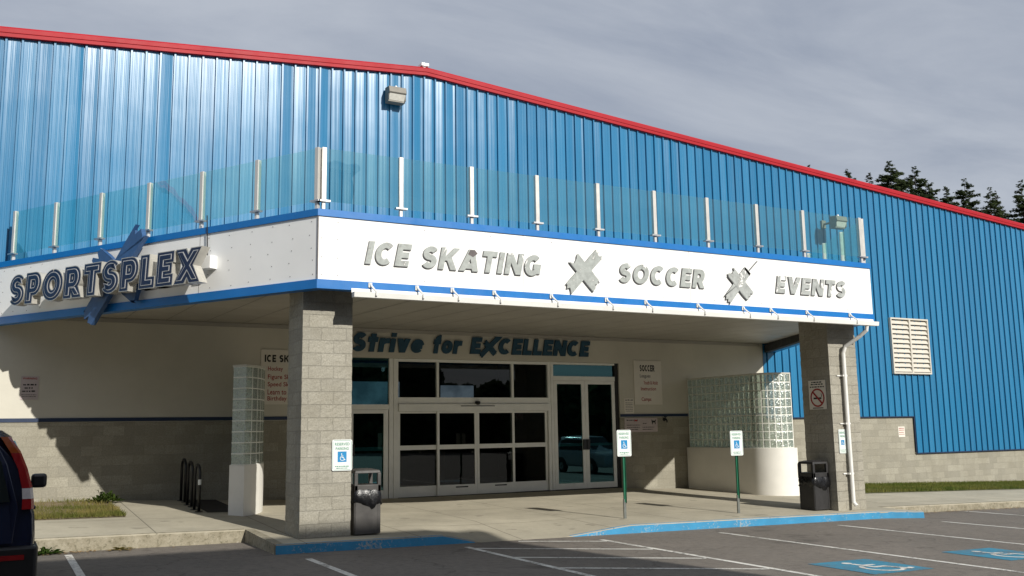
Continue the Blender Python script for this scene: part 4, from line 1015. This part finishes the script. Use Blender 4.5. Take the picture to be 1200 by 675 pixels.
# ------------------------------------------------------------------ the parked car (rear towards the camera)
def car(cx, cy, label, paint=(.010, .014, .038)):
    z0 = lot_z(cx); t = thing('parked_car', (cx, cy, z0), label, 'car')
    M['carpaint'] = surf('car_paint', paint, .16, .06, 2, spec=.6)
    M['carglass'] = surf('car_glass', (.010, .014, .014), .04, .1, 2)
    M['cartrim'] = surf('car_trim', (.012, .012, .013), .45, .15, 6)
    M['lred'] = surf('lamp_red', (.26, .006, .008), .12, .1, 14); M['lamb'] = surf('lamp_amber', (.30, .055, .006), .12, .1, 14); M['lclr'] = surf('lamp_clear', (.55, .50, .48), .1, .1, 14)
    M['tyre'] = surf('tyre', (.014, .014, .014), .85, .2, 9); M['rim'] = surf('alloy', (.45, .45, .46), .3, .05, 4, metal=.8)
    # cross sections: half outline from the sill up to the roof centre at each station along the car
    def sec(y, w, belt, roof, lean=0.0, top=.74):
        return [(0, y, .33), (w*.90, y, .33), (w*.985, y, .50), (w, y, .78), (w*.985, y + lean*.1, belt-.08), (w*.955, y + lean*.25, belt), (w*.85, y + lean*.6, belt + (roof-belt)*.52), (w*top, y + lean*.92, roof-.085), (w*top*.86, y + lean, roof-.02), (0, y + lean*1.03, roof)]
    st = [sec(.02, .86, 1.06, 1.74, .20, .60), sec(.10, .885, 1.06, 1.765, .20, .64), sec(.7, .89, 1.06, 1.785, .05, .72), sec(1.6, .89, 1.05, 1.79, 0, .74), sec(2.45, .89, 1.04, 1.76, 0, .74)]
    hood = lambda y, w, z: [(0, y, .33), (w*.9, y, .33), (w*.985, y, .5), (w, y, .76), (w*.98, y, z-.10), (w*.93, y, z-.04), (w*.8, y, z-.005), (w*.6, y, z+.01), (w*.4, y, z+.015), (0, y, z+.02)]
    st += [hood(3.32, .885, 1.08), hood(3.9, .87, 1.03), hood(4.35, .83, .95), hood(4.5, .76, .86)]
    m = MB(); K = len(st[0]); full = []
    for s_ in st:
        ring = [V3((x, y, z)) for x, y, z in s_] + [V3((-x, y, z)) for x, y, z in s_[-2:0:-1]]
        full.append(ring); m.v += [p + V3((cx, cy, z0)) for p in ring]
    n = len(full[0])
    for i in range(len(full)-1):
        for k in range(n): m.f.append((i*n+k, i*n+(k+1) % n, (i+1)*n+(k+1) % n, (i+1)*n+k))
    m.f += [tuple(range(n)), tuple((len(full)-1)*n + k for k in range(n))[::-1]]
    # rear cap as a quad fan so that it subdivides cleanly
    body = m.build('body', M['carpaint'], t, smooth=True); mod = body.modifiers.new('bevel', 'BEVEL'); mod.width = .05; mod.segments = 3; mod.limit_method = 'ANGLE'; mod.angle_limit = .6
    P = lambda x, y, z: V3((cx + x, cy + y, z0 + z))
    def rear(x, z, d=0.0):                                             # point on the leaning tailgate plane
        ly = .02 + (.20*max(0, (z-1.0)/.74)*1.03 if z > 1 else 0); return P(x, ly - d, z)
    def plate_r(poly, d0, d1, name, mat, par, **k):
        m = MB(); nn = len(poly); m.v = [rear(x, z, d0) for x, z in poly] + [rear(x, z, d1) for x, z in poly]
        m.f = [tuple(range(nn))[::-1], tuple(range(nn, 2*nn))] + [(i, (i+1) % nn, (i+1) % nn + nn, i+nn) for i in range(nn)]
        return m.build(name, M[mat], par, **k)
    gate = plate_r([(-.70, .72), (.70, .72), (.73, 1.05), (.62, 1.45), (.50, 1.69), (-.50, 1.69), (-.62, 1.45), (-.73, 1.05)], -.02, .018, 'tailgate', 'carpaint', t, bevel=.01)
    plate_r([(-.62, 1.10), (.66, 1.10), (.57, 1.46), (.47, 1.64), (-.47, 1.64), (-.57, 1.46)], .012, .024, 'rear_window', 'carglass', gate)
    b = MB().box(cx-.50, cx-.10, cy-.005, cy+.02, z0+.80, z0+.92); b.build('number_plate', M['signwhite'], gate)
    b = MB(); prof = [(.12, 0), (.32, -.015), (.345, -.06), (.345, -.16), (.31, -.20), (.1, -.205)]; b.lathe(prof, P(.02, .0, 1.0), 'y', 36); b.build('spare_wheel_cover', M['cartrim'], gate, bevel=.01)
    # tall corner lamps
    edge = [(1.03, .855, .100), (1.12, .850, .094), (1.22, .835, .086), (1.40, .785, .078), (1.56, .72, .088), (1.70, .625, .08), (1.745, .59, .06)]
    for s_ in (-1, 1):
        L = MB(); pts = []
        for z, xo, w in edge: pts.append((z, xo, w))
        def seg(mb, a, b):
            ring = []
            zs = [a] + [e[0] for e in edge if a < e[0] < b] + [b]
            for z in zs:
                xo = interp(z, [e[0] for e in edge], [e[1] for e in edge]) + .004; w = interp(z, [e[0] for e in edge], [e[2] for e in edge])
                y = rear(0, z).y
                ring.append([V3((cx + s_*(xo-w), y-.032, z0+z)), V3((cx + s_*(xo-.02), y-.030, z0+z)), V3((cx + s_*(xo+.004), y+.03, z0+z)), V3((cx + s_*(xo), y+.16, z0+z)), V3((cx + s_*(xo-w), y+.10, z0+z))])
            bs = len(mb.v)
            for r_ in ring: mb.v += r_
            for i in range(len(ring)-1):
                for k in range(5): mb.f.append((bs+i*5+k, bs+i*5+(k+1) % 5, bs+(i+1)*5+(k+1) % 5, bs+(i+1)*5+k))
            mb.f += [tuple(bs + k for k in range(5)), tuple(bs + (len(ring)-1)*5 + k for k in range(5))[::-1]]; return mb
        lamp = seg(seg(MB(), 1.03, 1.122), 1.222, 1.545).build('taillight', M['lred'], t, smooth=False)
        seg(MB(), 1.124, 1.22).build('clear_lens', M['lclr'], lamp); seg(MB(), 1.547, 1.70).build('amber_lens', M['lamb'], lamp)
    b = MB(); b.prism([(-.90, -.08), (.90, -.08), (.915, .0), (.915, .45), (.87, .45), (.87, .1), (-.87, .1), (-.87, .45), (-.915, .45), (-.915, .0)], (cx, cy, z0), (1,0,0), (0,1,0), (0,0,1), .38, .70); bp = b.build('bumper', M['cartrim'], t, bevel=.03)
    for s_ in (-1, 1): MB().box(cx+s_*.70-.10, cx+s_*.70+.10, cy-.088, cy-.07, z0+.585, z0+.63).build('reflector', M['lred'], bp)
    for s_ in (-1, 1):                                                 # side glass, mirrors, handles, sills
        m = MB(); q = [(.55, 1.12), (2.95, 1.10), (2.45, 1.60), (1.0, 1.66), (.62, 1.58)]
        wx = lambda z: interp(z, [1.05, 1.43, 1.70], [.855, .765, .665])
        m.v = [P(s_*(wx(z)+.006), y, z) for y, z in q] + [P(s_*(wx(z)-.02), y, z) for y, z in q]; m.f = [tuple(range(5)), tuple(range(5, 10))[::-1]] + [(i, (i+1) % 5, (i+1) % 5+5, i+5) for i in range(5)]
        m.build('side_window', M['carglass'], t)
        m = MB().obox(P(s_*.99, 2.72, 1.18), (1,0,0), (0,1,0), (0,0,1), .17, .10, .165); mi = m.build('mirror', M['cartrim'], t, bevel=.035); MB().obox(P(s_*.88, 2.74, 1.12), (1,0,0), (0,1,0), (0,0,1), .10, .05, .06).build('mirror_arm', M['cartrim'], mi)
        for y in (1.05, 2.05): MB().obox(P(s_*.895, y, .98), (1,0,0), (0,1,0), (0,0,1), .03, .18, .035).build('door_handle', M['carpaint'], t, bevel=.01)
        for y in (.86, 3.52):
            m = MB().lathe([(.22, -.10), (.32, -.10), (.335, -.07), (.335, .07), (.32, .10), (.22, .10)], P(s_*.80, y, .332), 'x', 32); w_ = m.build('wheel', M['tyre'], t, smooth=False)
            MB().lathe([(.215, -.09), (.215, .09), (.16, .104), (.05, .100)] if s_ > 0 else [(.05, -.100), (.16, -.104), (.215, -.09), (.215, .09)], P(s_*.80, y, .332), 'x', 24).build('rim', M['rim'], w_)
            m = MB(); arc = [(y + .42*math.cos(math.radians(a)), .34 + .42*math.sin(math.radians(a))) for a in range(-8, 189, 12)]; arc2 = [(y + .34*math.cos(math.radians(a)), .34 + .34*math.sin(math.radians(a))) for a in range(-8, 189, 12)]
            k = len(arc); m.v = [P(s_*.905, a, b) for a, b in arc] + [P(s_*.905, a, b) for a, b in arc2] + [P(s_*.80, a, b) for a, b in arc] ; m.f = [(i, i+1, k+i+1, k+i) for i in range(k-1)] + [(i, i+1, 2*k+i+1, 2*k+i) for i in range(k-1)]
            m.build('wheel_arch', M['cartrim'], t)
    MB().prism([(2.50, 1.70), (3.24, 1.14), (3.26, 1.14), (2.52, 1.715)], P(-.60, 0, 0), (0,1,0), (0,0,1), (1,0,0), 0, 1.2).build('windscreen', M['carglass'], t)
    for s_ in (-1, 1): MB().obox(P(s_*.62, 4.42, .80), (1,0,0), (0,1,0), (0,0,1), .30, .14, .15).build('headlight', M['lclr'], t, bevel=.03)
    MB().obox(P(0, .02, .46), (1,0,0), (0,1,0), (0,0,1), 1.5, .1, .12).build('tow_beam', M['cartrim'], t)
    return t
car(-.515, 10.02, 'dark blue car with tall red and amber tail lamp')
car(25.6, 1.6, 'silver car behind the viewer, mirrored in the glass double doors', (.45, .46, .47))

# ------------------------------------------------------------------ firs behind the building
def fir(name, x, y, h, seed, label, group, mat='needle', r0=None, dens=1.0):
    r = random.Random(seed); gz_ = -3.3
    t = thing(name, (x, y, gz_), label, 'tree', group); R0 = r0 or h*.20
    tr = MB(); lean = V3((r.uniform(-.02, .02), r.uniform(-.02, .02), 0)); at = lambda f: V3((x, y, gz_)) + V3((0, 0, h*f)) + lean*h*f*f
    tr.tube([at(i/8*.99) for i in range(9)], [h*.014*(1-i/8.1) + .004 for i in range(9)], 7)
    cr = MB(); z = .16
    while z < .995:
        f = (1-z)/.84; L = R0*1.30*(f**.98)*r.uniform(.55, 1.18) + .05; nb = 5 if z < .5 else 7
        for b in range(nb):
            if r.random() < .10: continue
            a = r.uniform(0, 6.283); Lb = L*r.uniform(.6, 1.2); c = at(z + r.uniform(-.006, .006)); d = V3((math.cos(a), math.sin(a), 0)); up = .30*(z-.45) ; droop = r.uniform(.05, .22)
            tip = c + d*Lb + V3((0, 0, Lb*(up - droop*.5)))
            if Lb > 1.2: tr.tube([c, c + d*Lb*.55 + V3((0,0,Lb*up*.4)), tip], [.05, .035, .012], 4, cap=False)
            lo_ = z < .5; ns = max(8, int(Lb*(3 if lo_ else 26)*dens))
            for k in range(ns):
                u = r.uniform(.12, 1.0)**.8; jt = min(1, .25 + Lb*.5); p = c + (tip-c)*u + V3((r.gauss(0, .09)*jt, r.gauss(0, .09)*jt, r.gauss(0, .08)*jt - Lb*droop*.35*u*(1-u)*2))
                for _ in range(4):
                    ang = a + r.choice((-1, 1))*r.uniform(.2, 1.1); s_ = r.uniform(.18, .42)*(1.05 - .35*u)*(1.5 if lo_ else min(1, .42 + Lb*.45)); w = s_*r.uniform(.16, .30)
                    e = V3((math.cos(ang), math.sin(ang), r.uniform(-.45, .25))); q = V3((-e.y, e.x, r.uniform(-.8, .8)))
                    cr.add([p - q*w*.4, p + e*s_*.55 - q*w, p + e*s_, p + e*s_*.55 + q*w], [(0,1,2,3)])
        z += r.uniform(.008, .016) if z > .5 else r.uniform(.02, .035)
    cr.build('crown', M[mat], t, recalc=False); tr.build('trunk', M['bark'], t, recalc=False); return t
FG = 'firs rising behind the arena roof'
spec = [  # tangent of bearing from the camera, distance, height over the eye / distance
 (1.160, 55, .402, 1, 'small dark fir standing apart at the left, low over the roof slope', 'needle', .26, 1.0),
 (1.194, 66, .402, 2, 'pale thin fir between the small dark fir and the broad fir', 'needle2', .20, .7),
 (1.249, 56, .422, 3, 'broad dark fir with the tallest point of the left cluster', 'needle', .36, 1.5),
 (1.297, 60, .417, 4, 'pointed fir close behind the right shoulder of the broad fir', 'needle', .30, 1.2),
 (1.330, 57, .404, 11, 'ragged low fir reaching right at the end of the left cluster', 'needle', .36, 1.1),
 (1.382, 57, .397, 5, 'low rounded fir across the gap from the left cluster', 'needle', .30, 1.2),
 (1.430, 60, .421, 6, 'slender spired fir tallest of the right cluster', 'needle', .28, 1.4),
 (1.488, 56, .404, 7, 'open topped fir right of the slender spired fir', 'needle', .28, .85),
 (1.524, 66, .404, 8, 'thin olive fir beside the open topped fir', 'needle2', .26, .8),
 (1.582, 58, .430, 9, 'tall fir cut by the right edge of the view', 'needle', .30, 1.2),
 (1.058, 70, .3935, 10, 'fir tip barely showing over the red roof edge', 'needle', .2, .7)]
for tb, D, th, sd, lb, mt, rr, dn in spec:
    h = th*D + 3.3; fir('fir_tree', tb*D, D, h, sd, lb, FG, mt, h*rr, dn)

# ------------------------------------------------------------------ what stands behind the viewer (throws the shade on the lot, shows in the door glass)
nb = thing('neighbouring_hall', (-14, -12, -3), 'plain dark hall behind the viewer that shades the parking lot', 'building')
HB = surf('hall_wall', (.09, .09, .085), .8, .1, 1)
MB().box(-40, 11.3, -24, -5.0, -3.2, 9.75).build('wall', HB, nb)
MB().box(-40.3, 11.5, -24.3, -4.8, 9.76, 9.95).build('roof', M['roof'], nb)
mb = MB(); r = random.Random(99)
for i in range(60):
    X = 0 + i*2.6 + r.uniform(-1, 1); Yb = -62 - r.uniform(0, 14); H = r.uniform(8.6, 9.2) if X > 50 else r.uniform(11.5, 14)
    for k in range(900):
        u = r.random()**.7; a = r.uniform(0, 6.283); rad = 3.3*math.sqrt(max(0, 1.02-u**4))*r.random()**.5; p = V3((X + math.cos(a)*rad, Yb + math.sin(a)*rad, -3 + H*u)); s_ = r.uniform(.9, 1.6)
        e = V3((r.gauss(0, 1), r.gauss(0, 1), r.gauss(0, .6))).normalized(); q = e.cross(V3((r.gauss(0,1), r.gauss(0,1), r.gauss(0,1)))).normalized()
        mb.add([p - e*s_*.5, p + q*s_*.45, p + e*s_*.5, p - q*s_*.45], [(0,1,2,3)])
tag(mb.build('distant_wood', M['needle'], recalc=False), kind='stuff')

# ------------------------------------------------------------------ light, sky, camera
AZ, EL = math.radians(11.5), math.radians(30.0)
sv = V3((math.sin(AZ)*math.cos(EL), -math.cos(AZ)*math.cos(EL), math.sin(EL)))
ld = bpy.data.lights.new('sun', 'SUN'); ld.energy = 4.8; ld.angle = math.radians(.55); ld.color = (1.0, .96, .885)
lo = bpy.data.objects.new('sun', ld); COL.objects.link(lo); lo.rotation_euler = (-sv).to_track_quat('-Z', 'Y').to_euler(); lo.location = (20, -30, 40)
W = bpy.data.worlds.new('World'); S.world = W; W.use_nodes = True; nt = W.node_tree; nt.nodes.clear()
def wn(t, ins=None, **p):
    x = nt.nodes.new('ShaderNode' + t)
    for k, v in p.items(): setattr(x, k, v)
    for k, v in (ins or {}).items():
        if isinstance(v, bpy.types.NodeSocket): nt.links.new(v, x.inputs[k])
        else: x.inputs[k].default_value = v
    return x
sky = wn('TexSky', sky_type='NISHITA'); sky.sun_disc = False; sky.sun_elevation = EL; sky.sun_rotation = math.pi - AZ; sky.altitude = 50; sky.air_density = 1.0; sky.dust_density = 1.5
tc = wn('TexCoord').outputs['Generated']; sx = wn('SeparateXYZ', {0: tc}).outputs
zc = wn('Math', {0: sx[2], 1: .10}, operation='ADD').outputs[0]; zc = wn('Math', {0: zc, 1: .06}, operation='MAXIMUM').outputs[0]
px = wn('Math', {0: sx[0], 1: zc}, operation='DIVIDE').outputs[0]; py = wn('Math', {0: sx[1], 1: zc}, operation='DIVIDE').outputs[0]
cv = wn('CombineXYZ', {0: px, 1: py, 2: 0.0}).outputs[0]
cv2 = wn('Mapping', {'Vector': cv, 'Rotation': (0, 0, .5), 'Scale': (.8, 2.1, 1)}).outputs[0]
n1 = wn('TexNoise', {'Vector': cv2, 'Scale': 1.1, 'Detail': 8.0, 'Roughness': .6, 'Distortion': .35}).outputs['Fac']
n2 = wn('TexNoise', {'Vector': cv, 'Scale': .45, 'Detail': 4.0, 'Roughness': .5}).outputs['Fac']
cf = wn('Math', {0: wn('Math', {0: n1, 1: .62}, operation='MULTIPLY').outputs[0], 1: wn('Math', {0: n2, 1: .38}, operation='MULTIPLY').outputs[0]}, operation='ADD').outputs[0]
rp = wn('ValToRGB', {0: cf}); e = rp.color_ramp.elements
e[0].position, e[0].color = .41, (3.38, 3.80, 4.65, 1); e[1].position, e[1].color = .60, (4.95, 5.32, 6.0, 1)
mx = wn('Mix', None, data_type='RGBA'); mx.inputs[0].default_value = .90; nt.links.new(sky.outputs[0], mx.inputs[6]); nt.links.new(rp.outputs[0], mx.inputs[7])
bg = wn('Background', {'Strength': .10}); nt.links.new(mx.outputs[2], bg.inputs[0]); ow = wn('OutputWorld'); nt.links.new(bg.outputs[0], ow.inputs[0])

cd = bpy.data.cameras.new('camera'); cam = bpy.data.objects.new('camera', cd); COL.objects.link(cam); S.camera = cam
cd.sensor_fit = 'HORIZONTAL'; cd.sensor_width = 36; cd.lens = 1101.046/1200*36; cd.clip_start = .1; cd.clip_end = 3000
cr_, cu_, cf_ = (.8790653, -.4764545, -.0153393), (-.0576487, -.1381934, .9887259), (.4732027, .8682704, .1489489)
cam.matrix_world = Matrix(((cr_[0], cu_[0], -cf_[0], 0), (cr_[1], cu_[1], -cf_[1], 0), (cr_[2], cu_[2], -cf_[2], 0), (0, 0, 0, 1)))
S.render.engine = 'CYCLES'; S.cycles.use_denoising = True; S.cycles.max_bounces = 10; S.cycles.transparent_max_bounces = 24; S.cycles.sample_clamp_indirect = 6
vs = S.view_settings; vs.view_transform = 'Standard'; vs.look = 'None'; vs.exposure = 0; vs.gamma = 1; vs.use_curve_mapping = False
